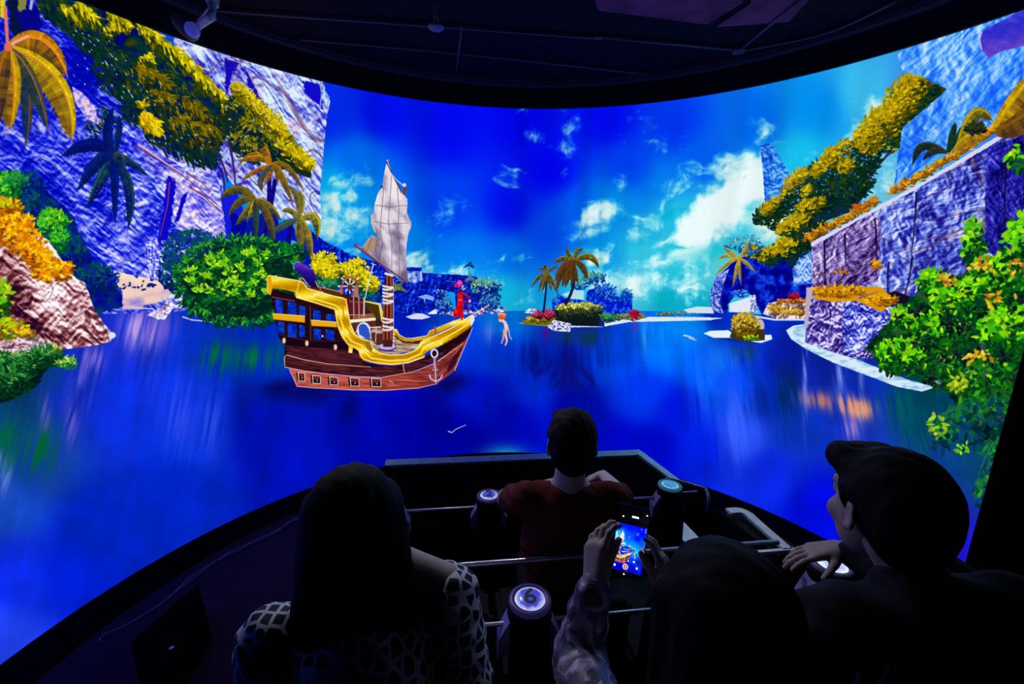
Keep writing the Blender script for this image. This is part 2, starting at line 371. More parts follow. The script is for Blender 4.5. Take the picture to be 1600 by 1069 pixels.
    # reflected palms under the middle islet, drawn as soft wavering strokes
    for x, y, rx, ry, an in ((884, 560, 5, 34, .05), (893, 592, 6, 22, -.2), (903, 600, 5, 18, -.55), (880, 590, 5, 20, .1), (866, 586, 6, 16, .5), (872, 600, 5, 12, .9), (915, 585, 5, 20, -.6), (925, 596, 4, 14, -.3), (838, 562, 3.5, 22, 0), (846, 580, 4, 10, .6), (832, 578, 4, 12, -.5), (858, 572, 4, 14, .3), (890, 570, 16, 22, 0)):
        soft_patch(x, y, rx, ry, (8, 12, 120), .8, an, False)
    for p in ([(700, 674), (706, 676), (712, 671), (728, 664)],): P.stroke(p, 1.6, (190, 200, 240), .8)

    # ---------------- far shore on the left of the open sea
    z = S(600, 380, 7.125)
    P.layer('far_cliff', label='distant blue cliff with a rock arch behind the ship')
    blue = rock_shader(.2, 9, 9, [(0, (0, 10, 130)), (.45, (0, 30, 200)), (.75, (40, 90, 235)), (1, (130, 170, 250))], 3, .3, (0, 0, 110), thr=-.22)
    P.poly([(470, 345), (495, 368), (512, 380), (530, 388), (548, 398), (565, 403), (600, 412)]+z([(60, 340), (250, 270), (415, 270), (430, 330), (600, 340), (880, 355), (1030, 375), (1090, 440), (1240, 480), (1270, 560), (1180, 640), (1170, 700), (1100, 770), (800, 790), (790, 560), (740, 540), (660, 565), (705, 660), (740, 790), (100, 800)])+[(470, 488)], blue, 1.5, 5)
    P.poly(z([(115, 320), (420, 310), (430, 420), (300, 450), (260, 400)]), rock_shader(0, 5, 5, [(0, (20, 50, 180)), (.5, (90, 130, 230)), (1, (190, 210, 250))], 8, .4, (0, 20, 130)), 1, 4)
    P.poly(z([(370, 600), (470, 570), (560, 600), (550, 640), (460, 620), (455, 680), (440, 620)]), (130, 170, 240), 1, 4)
    for q in ([(550, 320), (640, 370)], [(750, 330), (840, 350)], [(690, 420), (780, 430)]): P.stroke(z(q), 1.1, (90, 140, 220), .6)
    P.layer('sand_bank', label='small pale sand bank'); P.poly(z([(240, 820), (360, 780), (440, 785), (520, 825), (420, 850), (300, 845)]), (215, 215, 245), .6, 4)
    P.layer('sand_bank', label='pale pointed rock by the arch'); P.poly(z([(480, 790), (540, 750), (580, 730), (590, 790)]), (235, 235, 250), .6, 4)
    P.layer('rocky_shore'); 
    for q in range(60): P.disc(690+q*1.7+rng.randn()*2, 489+rng.randn()*2.4-(4 if q > 38 else 0), 2+rng.rand()*2, 1.4+rng.rand(), rc(rng, [(150, 150, 220), (90, 80, 180), (210, 210, 240), (60, 50, 140)]))
    def tiny_palm(x, y, h, r, lit, dk, trunk, lean=0, nf=8, name='small_palm', label=None, w=None):
        P.layer(name, label=label)
        P.stroke(bez((x-lean, y+h), (x-lean*.1, y+h*.5), (x, y)), max(1, r*.10), trunk, max(.8, r*.07))
        for i in range(nf):
            a = -math.pi*(.03+.94*i/(nf-1))+rng.randn()*.1; L = r*(.85+.3*rng.rand())
            mx, my = x+math.cos(a)*L*.62, y+math.sin(a)*L*.62
            tx, ty = x+math.cos(a)*L*1.02, y+math.sin(a)*L*.35+L*.42*(1-abs(math.sin(a))*.2)
            if math.sin(a) < -.85: tx, ty = x+math.cos(a)*L*.9+r*.2, y-L*.7
            frond(P, rng, (x, y), (mx, my), (tx, ty), w or r*.3, lit, dk, dk, n=9)
    bush = lambda x, y, rx, ry, n, L, w, p1, p2, **k: clump(P, rng, x, y, rx, ry, n, L, w, p1, p2, **k)
    B_L, B_D = [(70, 120, 190), (90, 170, 180), (40, 120, 170)], [(0, 40, 150), (0, 20, 130), (0, 50, 110)]
    P.layer('far_bush', label='blue green bushes on the far headland')
    bush(758, 452, 24, 16, 260, 5, 2.4, [(90, 170, 110), (70, 150, 160), (140, 190, 140)], B_D); bush(765, 475, 16, 14, 160, 5, 2, B_L, B_D); bush(695, 478, 12, 12, 120, 4, 2, B_L, B_D); bush(690, 460, 8, 6, 40, 4, 2, [(110, 160, 220)], B_D)
    tiny_palm(733, 415, 14, 8, (40, 90, 130), (10, 40, 90), (60, 60, 110), label='tiny palm pair on top of the far cliff')
    tiny_palm(735, 437, 10, 10, (170, 190, 120), (60, 90, 120), (20, 30, 100), label='tiny pale palm on the far cliff edge')
    tiny_palm(775, 462, 20, 9, (40, 120, 170), (0, 40, 120), (20, 20, 90), label='tiny blue palm at the tip of the headland')
    # ---------------- middle islet
    z = S(800, 370, 7.125)
    P.layer('far_trees', label='blue silhouetted trees behind the islet')
    P.poly(z([(450, 830), (445, 700), (520, 640), (600, 690), (820, 710), (840, 600), (950, 560), (1120, 570), (1150, 650), (1200, 690), (1230, 600), (1300, 600), (1340, 700), (1340, 840), (1050, 860), (700, 860)]), lambda x, y: ramp(fbm(x/4, y/4, 5, 3), [(.3, (0, 10, 190)), (.55, (0, 45, 215)), (.7, (40, 120, 220))]), 2.5, 3)
    P.poly(z([(700, 590), (800, 600), (800, 700), (640, 690), (560, 640)]), (170, 220, 235), 1, 4)
    bush(928, 437, 18, 10, 200, 5, 2.4, [(60, 150, 150), (110, 180, 130), (30, 110, 170)], [(0, 40, 170), (0, 60, 160)]); bush(905, 446, 14, 8, 100, 4, 2, [(60, 150, 150), (110, 180, 130)], [(0, 50, 170)])
    bush(945, 456, 16, 12, 140, 5, 2, [(20, 90, 200), (40, 120, 200)], [(0, 20, 180)]); bush(966, 466, 22, 12, 150, 4, 1.6, [(40, 120, 210), (70, 160, 200)], [(0, 30, 190)]); bush(979, 460, 7, 8, 50, 5, 1.6, [(40, 130, 200)], [(0, 60, 180)])
    for q in ([(870, 600), (860, 710)], [(915, 590), (912, 710)], [(980, 540), (930, 570)], [(500, 600), (520, 690)], [(1225, 680), (1225, 820)], [(1280, 690), (1270, 820)]): P.stroke(z(q), 1, (0, 20, 130))
    P.layer('islet', label='round islet with olive scrub and white sand edge')
    P.poly(z([(60, 960), (300, 990), (560, 1010), (1000, 1005), (1300, 950), (1500, 945), (2200, 930), (2350, 905), (2100, 895), (1420, 890), (1100, 940), (400, 960)]), (215, 230, 245), 1, 4)
    P.poly(z([(120, 930), (230, 890), (330, 870), (450, 900), (460, 970), (380, 995), (250, 985), (120, 975)]), (120, 110, 20), 1, 3)
    P.poly(z([(450, 830), (600, 750), (800, 740), (1000, 830), (1030, 1000), (650, 990), (460, 950)]), (14, 22, 26), 1.4, 4)
    P.poly(z([(1000, 850), (1030, 880), (1030, 1000), (960, 1000)]), (10, 30, 130), 1, 4)
    bush(845, 500, 24, 6, 180, 4, 1.8, [(170, 150, 20), (200, 180, 40)], [(90, 80, 10), (60, 70, 10)]); bush(904, 482, 38, 8, 420, 4, 2.2, [(190, 190, 40), (150, 170, 40), (220, 210, 120)], [(70, 90, 20), (40, 60, 30)]); bush(903, 494, 38, 9, 300, 3.4, 2, [(40, 60, 30), (60, 60, 40)], [(10, 18, 25), (10, 30, 20)])
    bush(954, 498, 14, 7, 110, 6, 1.8, [(90, 170, 80), (50, 130, 60)], [(10, 60, 50)]); bush(985, 496, 24, 5, 160, 3.4, 1.6, [(170, 160, 30), (130, 140, 30)], [(80, 90, 20)]); bush(1040, 492, 14, 3, 60, 3, 1.4, [(150, 150, 40)], [(60, 80, 40)]); bush(1065, 491, 26, 3, 60, 3, 1.4, [(150, 150, 40)], [(60, 80, 40)])
    P.poly(z([(460, 925), (655, 965), (650, 1060), (470, 1050), (400, 1010)]), lambda x, y: ramp(fbm(x/2.5, y/1.8, 9, 3), [(.35, (60, 60, 140)), (.5, (200, 200, 240)), (.7, (250, 250, 255))]), 1, 3)
    P.layer('white_rocks'); P.poly(z([(125, 850), (190, 800), (260, 800), (300, 860)]), lambda x, y: ramp(fbm(x/2, y/2, 9, 3), [(.35, (90, 120, 190)), (.6, (235, 240, 250))]), .8, 3)
    P.layer('red_bush', label='dark red leafy bush on the islet'); bush(841, 494, 8, 6, 70, 5, 2, [(170, 20, 50), (200, 60, 90)], [(110, 5, 30), (70, 0, 30)]); bush(857, 494, 7, 8, 80, 5, 2, [(170, 20, 50), (200, 60, 90)], [(110, 5, 30), (70, 0, 30)])
    P.layer('red_bush', label='dark red leafy bush right of the islet'); bush(992, 494, 7, 8, 80, 5, 2, [(190, 10, 40), (150, 10, 50)], [(100, 0, 30)])
    PL, PD = (150, 135, 30), (60, 45, 20)
    P.layer('palm_tree', label='smaller palm on the left of the islet')
    P.stroke(bez(z([(350, 845)])[0], z([(380, 620)])[0], z([(392, 410)])[0]), 3.4, (15, 15, 60), 2.2)
    for m_, t_, w_ in [((300, 390), (215, 560), 8), ((310, 470), (300, 610), 7), ((350, 480), (335, 615), 8), ((430, 470), (440, 600), 8), ((430, 330), (510, 330), 6), ((340, 320), (300, 360), 6), ((380, 330), (385, 320), 8), ((470, 480), (500, 620), 8), ((450, 430), (470, 560), 8)]:
        frond(P, rng, z([(392, 410)])[0], z([m_])[0], z([t_])[0], w_*.8, PL, PD, (60, 40, 20), n=12)
    P.layer('palm_tree', label='tall curved palm in the middle of the islet')
    P.stroke(bez(z([(590, 750)])[0], z([(730, 560)])[0], z([(690, 270)])[0], 16), 5, (15, 14, 60), 3)
    for m_, t_, w_ in [((560, 180), (465, 300), 9), ((640, 200), (610, 105), 7), ((700, 110), (790, 140), 8), ((910, 110), (970, 350), 12), ((830, 290), (840, 480), 11), ((540, 270), (480, 490), 12), ((580, 330), (560, 560), 12), ((620, 350), (590, 570), 11), ((660, 330), (660, 580), 9), ((500, 320), (500, 600), 11), ((720, 400), (735, 520), 8)]:
        lit = PL if t_[0] < 620 or t_[1] < 400 else (120, 80, 20)
        frond(P, rng, z([(688, 268)])[0], z([m_])[0], z([t_])[0], w_, lit if t_[1] < 450 else (110, 60, 20), PD, (60, 40, 20), n=14)

    # ---------------- right shore: arch, small islets
    P.layer('rock_spire', label='leaning blue rock spire against the clouds')
    P.poly([(1188, 228), (1205, 223), (1215, 240), (1235, 275), (1230, 300), (1215, 316), (1195, 318), (1193, 280)], rock_shader(1.2, 9, 9, [(0, (0, 50, 190)), (.5, (30, 110, 230)), (1, (120, 200, 250))], 5, .3, (0, 40, 170)), 1, 5)
    P.layer('arch_cliff', label='dark blue arched cliff on the right shore')
    P.poly([(1112, 490), (1110, 460), (1118, 435), (1150, 405), (1200, 390), (1275, 380), (1285, 480), (1190, 492), (1180, 470), (1170, 458), (1150, 460), (1137, 476), (1138, 490)], lambda x, y: ramp(fbm(x/8, y/8, 6, 3), [(.3, (0, 0, 120)), (.5, (0, 10, 170)), (.75, (20, 70, 220))]), 1.5, 6)
    P.poly([(1236, 380), (1275, 365), (1282, 440), (1240, 448)], rock_shader(.9, 8, 8, [(0, (0, 40, 190)), (.5, (60, 120, 230)), (1, (190, 220, 255))], 6, .3, (0, 30, 150)), 2, 5)
    P.poly([(1110, 486), (1110, 455), (1120, 430), (1140, 420), (1130, 445), (1125, 470), (1130, 490)], rock_shader(1.3, 4, 4, [(0, (20, 40, 160)), (.6, (90, 110, 220)), (1, (190, 200, 250))], 6, .3, (0, 30, 150)), 1, 4)
    P.layer('sand_bank', label='white beach seen through the arch')
    P.poly([(1068, 484), (1090, 479), (1112, 480), (1116, 490), (1075, 489)], (205, 225, 240), .5, 4); P.poly([(1140, 474), (1172, 464), (1178, 488), (1140, 488)], (225, 230, 250), .8, 4)
    bush(1157, 460, 14, 6, 60, 4, 2, [(40, 110, 220), (90, 160, 230)], [(0, 40, 190)]); 
    P.layer('rock_column', label='white rock column under the arch'); P.poly([(1172, 462), (1180, 460), (1184, 488), (1172, 489)], rock_shader(0, 4, 4, [(0, (40, 60, 190)), (1, (240, 240, 255))], 4), 1, 3)
    P.layer('low_shore', label='low shore with orange scrub and white rocks')
    P.poly([(1192, 490), (1200, 474), (1235, 466), (1268, 470), (1268, 500), (1215, 499)], rock_shader(0, 7, 5, [(0, (60, 40, 60)), (.5, (170, 130, 110)), (1, (245, 235, 235))], 4), 1, 4)
    P.poly([(1180, 493), (1215, 499), (1268, 498), (1270, 501), (1210, 501), (1180, 496)], (205, 225, 245))
    bush(1215, 484, 14, 5, 90, 4, 2, [(210, 170, 20), (190, 140, 20)], [(120, 80, 10)]); bush(1240, 489, 24, 4, 120, 4, 2, [(210, 170, 20)], [(140, 90, 20)]); bush(1240, 471, 26, 4, 120, 4, 2, [(200, 130, 20), (220, 90, 20)], [(120, 60, 10)])
    P.layer('red_bush', label='small dark red bush on the right shore'); bush(1241, 464, 8, 5, 60, 4, 2, [(190, 10, 30)], [(120, 0, 20)])
    P.layer('small_islet', label='tiny round islet with golden bush in white surf')
    P.poly([(1099, 521), (1110, 517), (1138, 516), (1145, 521), (1170, 525), (1205, 523), (1207, 530), (1190, 536), (1150, 533), (1115, 528)], (225, 240, 252), .6, 4)
    P.poly([(1115, 528), (1150, 535), (1190, 537), (1150, 528)], (10, 40, 150))
    P.disc(1186, 511, 9, 13, (140, 110, 100)); P.disc(1188, 508, 6, 9, (200, 180, 180)); P.poly([(1140, 527), (1146, 512), (1195, 515), (1195, 532), (1160, 534)], (60, 50, 20), 1, 4)
    bush(1164, 509, 21, 19, 420, 5, 2.6, [(205, 165, 20), (180, 140, 20), (220, 190, 60)], [(90, 70, 10), (60, 60, 10), (130, 90, 10)]); bush(1175, 529, 12, 4, 60, 4, 2, [(130, 200, 20), (170, 200, 30)], [(60, 120, 10)])
    P.cur = -1; P.stroke([(1068, 524), (1078, 526), (1085, 529)], 2.4, (210, 220, 240), 1); P.stroke([(1076, 528), (1088, 532)], 1.5, (230, 230, 245), 1)
    # big tree on the right
    OL, OD = [(190, 160, 8), (170, 140, 0), (205, 180, 20), (140, 120, 0)], [(10, 40, 20), (0, 30, 40), (50, 60, 5), (20, 60, 20)]
    P.layer('hill_tree', label='gold and dark green tree climbing the right hillside')
    P.poly([(1215, 400), (1225, 350), (1250, 330), (1300, 320), (1330, 280), (1345, 270), (1365, 290), (1330, 330), (1280, 350), (1250, 400), (1240, 420)], (10, 40, 60), 3, 6)
    for p, w_ in (([(1345, 295), (1370, 262), (1390, 236), (1440, 200)], 5), ([(1330, 300), (1352, 282), (1372, 252)], 6), ([(1340, 305), (1350, 270)], 3), ([(1370, 262), (1385, 245), (1445, 195)], 3)): P.stroke(p, w_, (50, 45, 110), 1.5)
    DK = [(10, 45, 20), (0, 35, 40), (45, 58, 5), (20, 65, 20), (5, 40, 90)]
    for x, y, rx, ry, n in ((1232, 330, 44, 26, 520), (1285, 285, 44, 30, 620), (1300, 305, 50, 18, 380), (1255, 372, 40, 22, 420), (1198, 335, 26, 14, 240), (1330, 285, 34, 18, 300), (1350, 250, 26, 24, 260), (1338, 300, 34, 10, 160), (1220, 395, 34, 12, 200)): bush(x, y, rx, ry, n, 8, 3.2, DK, [(0, 25, 30), (0, 40, 20), (10, 50, 15)], rot=-.6, ang=-.7, spread=1.4)
    for x, y, rx, ry, n in ((1305, 243, 34, 15, 330), (1283, 262, 22, 10, 150), (1244, 280, 24, 9, 200), (1230, 298, 16, 6, 90), (1273, 322, 17, 8, 150), (1240, 346, 22, 9, 190), (1203, 323, 22, 8, 170), (1258, 300, 12, 6, 60), (1320, 262, 14, 10, 90)): bush(x, y, rx, ry, n, 7, 3, OL, [(100, 90, 0), (50, 60, 5)], rot=-.65, ang=-.7, spread=1.1, lit=.25)
    for i in range(60): P.leaf(1190+rng.rand()*160, 360-rng.rand()*90, -.7, 3, 2, rc(rng, [(40, 120, 220), (120, 190, 230)]))
    P.layer('hill_tree', label='broad golden crown leaning left at the top of the hillside')
    bush(1432, 160, 42, 40, 650, 11, 4.2, OD, OD, rot=-.7, ang=-.8, spread=.8); bush(1460, 148, 24, 18, 260, 10, 3.4, OD, OD, rot=-.9, ang=-.6); bush(1385, 205, 36, 34, 500, 10, 4, OL, OD, rot=-.9, ang=-.9, spread=1)
    for x, y, rx, ry in ((1412, 143, 50, 24), (1372, 200, 34, 26), (1440, 118, 26, 14), (1350, 225, 14, 22), (1400, 170, 34, 20)): bush(x+rng.randn()*4, y, rx, ry, 430, 8, 3.2, OL, [(120, 100, 0), (80, 74, 0), (40, 50, 5)], rot=-.72, ang=-.8, spread=.9, lit=.2)
    P.layer('golden_bush', label='golden shrubs below the hillside tree')
    for x, y, rx, ry in ((1262, 325, 15, 10), (1250, 350, 16, 13), (1226, 360, 12, 10), (1196, 400, 18, 11), (1228, 388, 20, 14), (1175, 395, 12, 8)): bush(x, y, rx, ry, 210, 7, 3.2, OL, OD, rot=-.3, lit=.3)
    P.layer('palm_tree', label='yellow palm on the arched cliff')
    bush(1165, 385, 28, 16, 160, 7, 2.4, [(110, 190, 190), (60, 150, 190)], [(20, 80, 160)])
    for m_, t_ in (((1135, 392), (1122, 405)), ((1140, 402), (1118, 430)), ((1150, 408), (1158, 445)), ((1160, 395), (1172, 375)), ((1145, 395), (1130, 385)), ((1165, 405), (1180, 425)), ((1150, 412), (1145, 448))):
        frond(P, rng, (1155, 404), m_, t_, 7, (215, 190, 60), (130, 110, 50), (150, 120, 40), n=9)
    # hazy mountain top right
    P.layer('far_mountain', label='hazy blue mountainside at the top right')
    P.poly([(1402, 85), (1600, -40), (1900, -150), (1900, 260), (1600, 190), (1520, 210), (1470, 235), (1440, 262), (1395, 300), (1410, 200), (1480, 140), (1440, 120), (1410, 110)], rock_shader(-.75, 34, 20, [(0, (0, 60, 235)), (.4, (30, 110, 248)), (.7, (90, 170, 250)), (1, (190, 225, 255))], 14, .25, (20, 60, 230), thr=.02, amp=1.2), 2, 9)
    P.layer('hanging_rock', label='dark violet boulder hanging at the top right corner')
    P.poly([(1535, 50), (1545, 42), (1570, 30), (1620, 0), (1660, 10), (1640, 60), (1600, 72), (1565, 80), (1545, 90), (1533, 78), (1530, 64)], lambda x, y: ramp(sst(20, 90, y)*.6+fbm(x/12, y/8, 3, 3)*.5+(x-1560)/300, [(0, (120, 120, 240)), (.4, (40, 40, 200)), (.8, (90, 60, 200)), (1, (130, 90, 210))]), .8, 6)
    P.stroke([(1533, 50), (1530, 62), (1534, 78)], 4, (190, 190, 250), 2)
    # ---------------- right cliff
    P.layer('right_cliff', label='tall pale violet rock wall on the right')
    cl1 = rock_shader(-.35, 22, 15, [(0, (15, 5, 90)), (.3, (40, 40, 170)), (.55, (90, 110, 215)), (.8, (160, 180, 245)), (1, (225, 225, 255))], 31, .55, (50, 20, 60), warm=(1.0, .85, .85), thr=.03)
    P.poly([(1268, 378), (1340, 340), (1420, 298), (1500, 250), (1600, 190), (1800, 60), (1800, 640), (1460, 600), (1360, 530), (1268, 540)], cl1, 1, 6)
    cl2 = rock_shader(-.6, 16, 10, [(0, (25, 5, 60)), (.3, (75, 50, 130)), (.6, (130, 105, 180)), (.85, (175, 160, 215)), (1, (225, 215, 245))], 37, .5, (40, 15, 50), thr=-.08)
    P.poly([(1270, 380), (1320, 355), (1362, 335), (1376, 345), (1375, 400), (1372, 440), (1330, 450), (1270, 450)], cl2, 1, 6)
    sh = rock_shader(-.6, 12, 12, [(0, (5, 0, 70)), (.4, (25, 20, 150)), (.8, (60, 60, 200)), (1, (120, 120, 230))], 41, .5, (0, 0, 60), thr=-.15)
    P.poly([(1540, 235), (1560, 225), (1600, 210), (1800, 100), (1800, 420), (1600, 400), (1555, 410), (1540, 380)], sh, 2, 6)
    for p in ([(1366, 340), (1372, 370), (1368, 430)], [(1432, 300), (1430, 350), (1424, 400)], [(1390, 410), (1386, 440), (1388, 470)], [(1425, 400), (1422, 440), (1412, 470)], [(1570, 240), (1572, 300), (1566, 400)], [(1320, 365), (1322, 410)], [(1288, 375), (1290, 445)]):
        P.stroke(bez(*[np.array(q)+rng.randn(2) for q in (p[0], p[len(p)//2], p[-1])], 12), 3.2, (20, 5, 50), 1.2)
    for p in ([(1425, 395), (1450, 385), (1520, 350)], [(1440, 375), (1475, 368), (1510, 356)], [(1270, 430), (1320, 425), (1360, 405)]): P.stroke(p, 2, (120, 70, 80), 1)
    P.poly([(1375, 460), (1400, 455), (1440, 470), (1425, 478), (1395, 482)], (20, 10, 40), 1, 4)
    P.poly([(1266, 380), (1340, 340), (1420, 296), (1500, 249), (1600, 187), (1605, 193), (1500, 256), (1420, 302), (1340, 345), (1268, 386)], (215, 215, 245), 1.4, 5)
    P.poly([(1262, 470), (1330, 465), (1400, 475), (1410, 500), (1395, 560), (1320, 560), (1262, 545), (1258, 500)], rock_shader(.5, 8, 8, [(0, (15, 5, 70)), (.4, (50, 35, 130)), (.7, (110, 90, 190)), (1, (230, 220, 250))], 47, .5, (20, 5, 50)), 1.4, 5)
    P.poly([(1316, 480), (1330, 476), (1400, 480), (1395, 530), (1330, 555), (1318, 550)], rock_shader(.9, 7, 7, [(0, (15, 15, 130)), (.4, (50, 60, 200)), (.7, (120, 130, 235)), (1, (235, 235, 255))], 49, .5, (10, 5, 80)), 1.4, 5)
    P.poly([(1260, 450), (1272, 448), (1266, 475), (1262, 510), (1256, 520)], (190, 170, 190), 1, 4)
    GR, GD = [(225, 160, 10), (240, 180, 20), (210, 130, 10)], [(150, 90, 10), (110, 70, 10), (180, 110, 10)]
    P.layer('orange_scrub', label='orange grass on the top edge of the right cliff')
    for i in range(46):
        t = i/45; x = 1262+t*340; y = np.interp(x, [1262, 1340, 1420, 1500, 1600], [374, 334, 288, 240, 172])
        if 1362 < x < 1392: continue
        bush(x, y, 8, 5, 22, 8, 3, [(200, 140, 10), (220, 160, 20), (170, 100, 10)], [(110, 70, 10), (150, 80, 20)], rot=-.5)
    bush(1342, 328, 8, 6, 60, 9, 3, [(200, 80, 20), (220, 120, 20)], GD); bush(1365, 318, 6, 5, 40, 9, 3, [(200, 80, 20), (200, 120, 20)], GD)
    P.layer('orange_scrub', label='orange grass ledge across the middle of the right cliff')
    P.poly([(1268, 466), (1300, 452), (1340, 448), (1376, 448), (1400, 470), (1376, 488), (1340, 470), (1300, 472)], (215, 150, 10), 1.5, 5); 
    bush(1310, 458, 40, 8, 300, 8, 3, GR, GD, rot=.0); bush(1378, 470, 22, 9, 120, 7, 3, [(240, 175, 10), (230, 160, 10)], GD); bush(1368, 418, 6, 9, 30, 8, 3, GR, GD); P.stroke([(1342, 466), (1372, 456)], 3.5, (130, 90, 110), 1)
    bush(1314, 427, 9, 3, 26, 6, 2.4, [(220, 130, 50)], GD)
    P.layer('surf_line', label='white surf along the foot of the right cliff')
    P.poly([(1228, 516), (1240, 509), (1260, 506), (1258, 535), (1300, 550), (1340, 562), (1380, 578), (1420, 594), (1463, 605), (1440, 612), (1400, 604), (1350, 585), (1300, 566), (1260, 546), (1236, 530)], lambda x, y: ramp(fbm(x/12, y/4, 3, 3), [(.3, (140, 190, 225)), (.6, (215, 235, 250))]), .6, 5)
    # agave-like plants on the cliff top
    P.layer('agave_plant', label='dark curled agave on the cliff top')
    for m_, t_, w_, c1, c2 in (((1430, 205), (1426, 258), 15, (40, 60, 20), (10, 25, 30)), ((1455, 225), (1442, 250), 12, (60, 60, 40), (20, 25, 30)), ((1486, 205), (1492, 192), 12, (20, 70, 30), (10, 30, 30)), ((1500, 210), (1500, 200), 10, (10, 70, 40), (10, 30, 30))):
        frond(P, rng, (1480, 238), m_, t_, w_, c1, c2, (10, 20, 30), n=18)
    frond(P, rng, (1495, 235), (1520, 140), (1552, 190), 22, (190, 160, 10), (70, 60, 20), (120, 110, 20), n=26)
    frond(P, rng, (1490, 236), (1515, 200), (1535, 220), 20, (200, 160, 20), (120, 80, 20), (150, 110, 20), n=22)
    bush(1525, 205, 14, 8, 60, 10, 4, [(20, 50, 20), (50, 50, 20)], [(10, 25, 30)])
    P.layer('agave_plant', label='large golden agave at the right edge of the screen')
    frond(P, rng, (1556, 200), (1585, 150), (1650, 80), 44, (205, 160, 10), (90, 55, 15), (190, 150, 10), n=30)
    frond(P, rng, (1556, 205), (1600, 190), (1680, 120), 40, (120, 80, 20), (60, 35, 15), (120, 80, 10), n=24)
    # foreground leaves right
    FG, FD = [(130, 215, 10), (90, 200, 10), (160, 220, 20), (60, 180, 20)], [(10, 90, 20), (0, 60, 20), (20, 110, 10), (10, 40, 20)]
    P.layer('leafy_branch', label='bright green leafy branches hanging down the right edge')
    P.poly([(1440, 450), (1500, 430), (1560, 400), (1700, 350), (1700, 800), (1560, 720), (1500, 640), (1470, 600), (1440, 560), (1400, 590), (1350, 545), (1390, 500)], lambda x, y: ramp(fbm(x/14, y/14, 71, 4), [(.3, (0, 20, 25)), (.5, (5, 55, 25)), (.62, (20, 90, 20)), (.75, (70, 60, 90))]), 5, 8)
    for x, y, rx, ry, n, L in ((1520, 380, 14, 36, 70, 14), (1460, 440, 26, 18, 90, 12), (1500, 470, 50, 32, 200, 13), (1560, 440, 44, 40, 200, 14), (1575, 520, 44, 50, 260, 15), (1470, 520, 44, 30, 180, 12), (1410, 545, 40, 14, 120, 11), (1395, 560, 24, 22, 110, 12), (1440, 565, 30, 20, 110, 12), (1480, 580, 26, 30, 110, 12), (1545, 600, 40, 40, 170, 14), (1600, 380, 30, 50, 110, 16), (1590, 245, 20, 20, 20, 16), (1420, 500, 26, 20, 80, 12)):
        bush(x, y, rx, ry, int(n*1.9), L*.82, L*.42, FG if y < 580 else [(50, 150, 20), (130, 190, 30), (30, 120, 40), (10, 80, 40)], FD, light=(-.4, -1), spread=3.1, lit=-.12 if y < 560 else -.45)
    for x, y, rx, ry in ((1500, 505, 14, 20), (1445, 535, 16, 9), (1490, 555, 22, 9), (1560, 555, 20, 12), (1430, 480, 9, 12), (1535, 480, 10, 16), (1585, 470, 10, 18), (1480, 500, 8, 14), (1520, 545, 12, 8), (1590, 590, 18, 12), (1450, 590, 14, 8)): bush(x, y, rx, ry, 46, 9, 4.5, [(0, 60, 20), (10, 80, 20), (5, 45, 40)], [(0, 25, 15), (0, 15, 30), (40, 20, 40)], spread=3.1)
    for x, y, rx, ry in ((1535, 420, 20, 12), (1560, 470, 30, 10), (1590, 420, 16, 14), (1530, 560, 26, 8), (1480, 440, 8, 6)): bush(x, y, rx, ry, 40, 10, 5, [(220, 160, 20), (230, 190, 50), (200, 120, 30)], FD, spread=3.1)
    P.layer('leafy_branch', label='darker leaves trailing over the water at lower right')
    for x, y, rx, ry, n in ((1520, 660, 50, 34, 120), (1470, 680, 16, 22, 40), (1565, 720, 30, 40, 90), (1540, 640, 40, 20, 80), (1550, 770, 26, 34, 60)):
        bush(x, y, rx, ry, n, 13, 6, [(20, 110, 40), (40, 140, 30), (10, 90, 60), (20, 90, 70)], [(0, 50, 60), (0, 40, 50), (5, 60, 90)], spread=3.1)
    bush(1466, 668, 11, 20, 26, 11, 6, [(140, 190, 40), (170, 180, 60), (120, 200, 30)], FD, spread=3.1, lit=.6); bush(1505, 700, 9, 7, 14, 9, 5, [(120, 200, 20)], FD, spread=3.1, lit=.6); bush(1498, 600, 14, 12, 30, 11, 5, [(170, 190, 30)], FD, spread=3.1, lit=.5)
    for p in ([(1552, 690), (1530, 730), (1528, 755)], [(1580, 680), (1545, 730), (1540, 790)]): P.stroke(bez(*p), 2.2, (20, 110, 120), 1.2)

    # ---------------- left cliffs
    P.layer('left_cliff', label='pale fissured cliff behind the sail, upper left')
    ch = rock_shader(.95, 26, 11, [(0, (20, 10, 170)), (.3, (60, 60, 205)), (.5, (120, 130, 225)), (.75, (175, 195, 240)), (1, (225, 240, 252))], 51, .6, (60, 15, 80), warm=(1.05, .8, .85), thr=.12)
    P.poly([(270, 40), (505, 120), (508, 140), (516, 158), (511, 180), (506, 230), (500, 300), (503, 345), (480, 352), (400, 330), (340, 260), (280, 180)], ch, 1.6, 6)
    P.poly([(472, 126), (500, 130), (505, 145), (503, 170), (492, 160), (476, 144)], (15, 10, 200), 5, 5); P.stroke([(500, 130), (503, 145), (500, 168)], 3, (120, 160, 220), 2); P.stroke([(507, 142), (514, 152), (510, 168)], 2.4, (110, 170, 230), 1.5)
    for p in ([(352, 90), (372, 96), (360, 130), (350, 160)], [(382, 105), (405, 150), (420, 175), (412, 185), (395, 160)], [(420, 185), (445, 205), (440, 250), (430, 215)]): P.poly(p, (20, 10, 175), 6, 5); P.stroke([(a+3, b+2) for a, b in p[:3]], 2, (200, 150, 170), 1)
    P.layer('left_cliff', label='blue shadowed rock wall on the left')
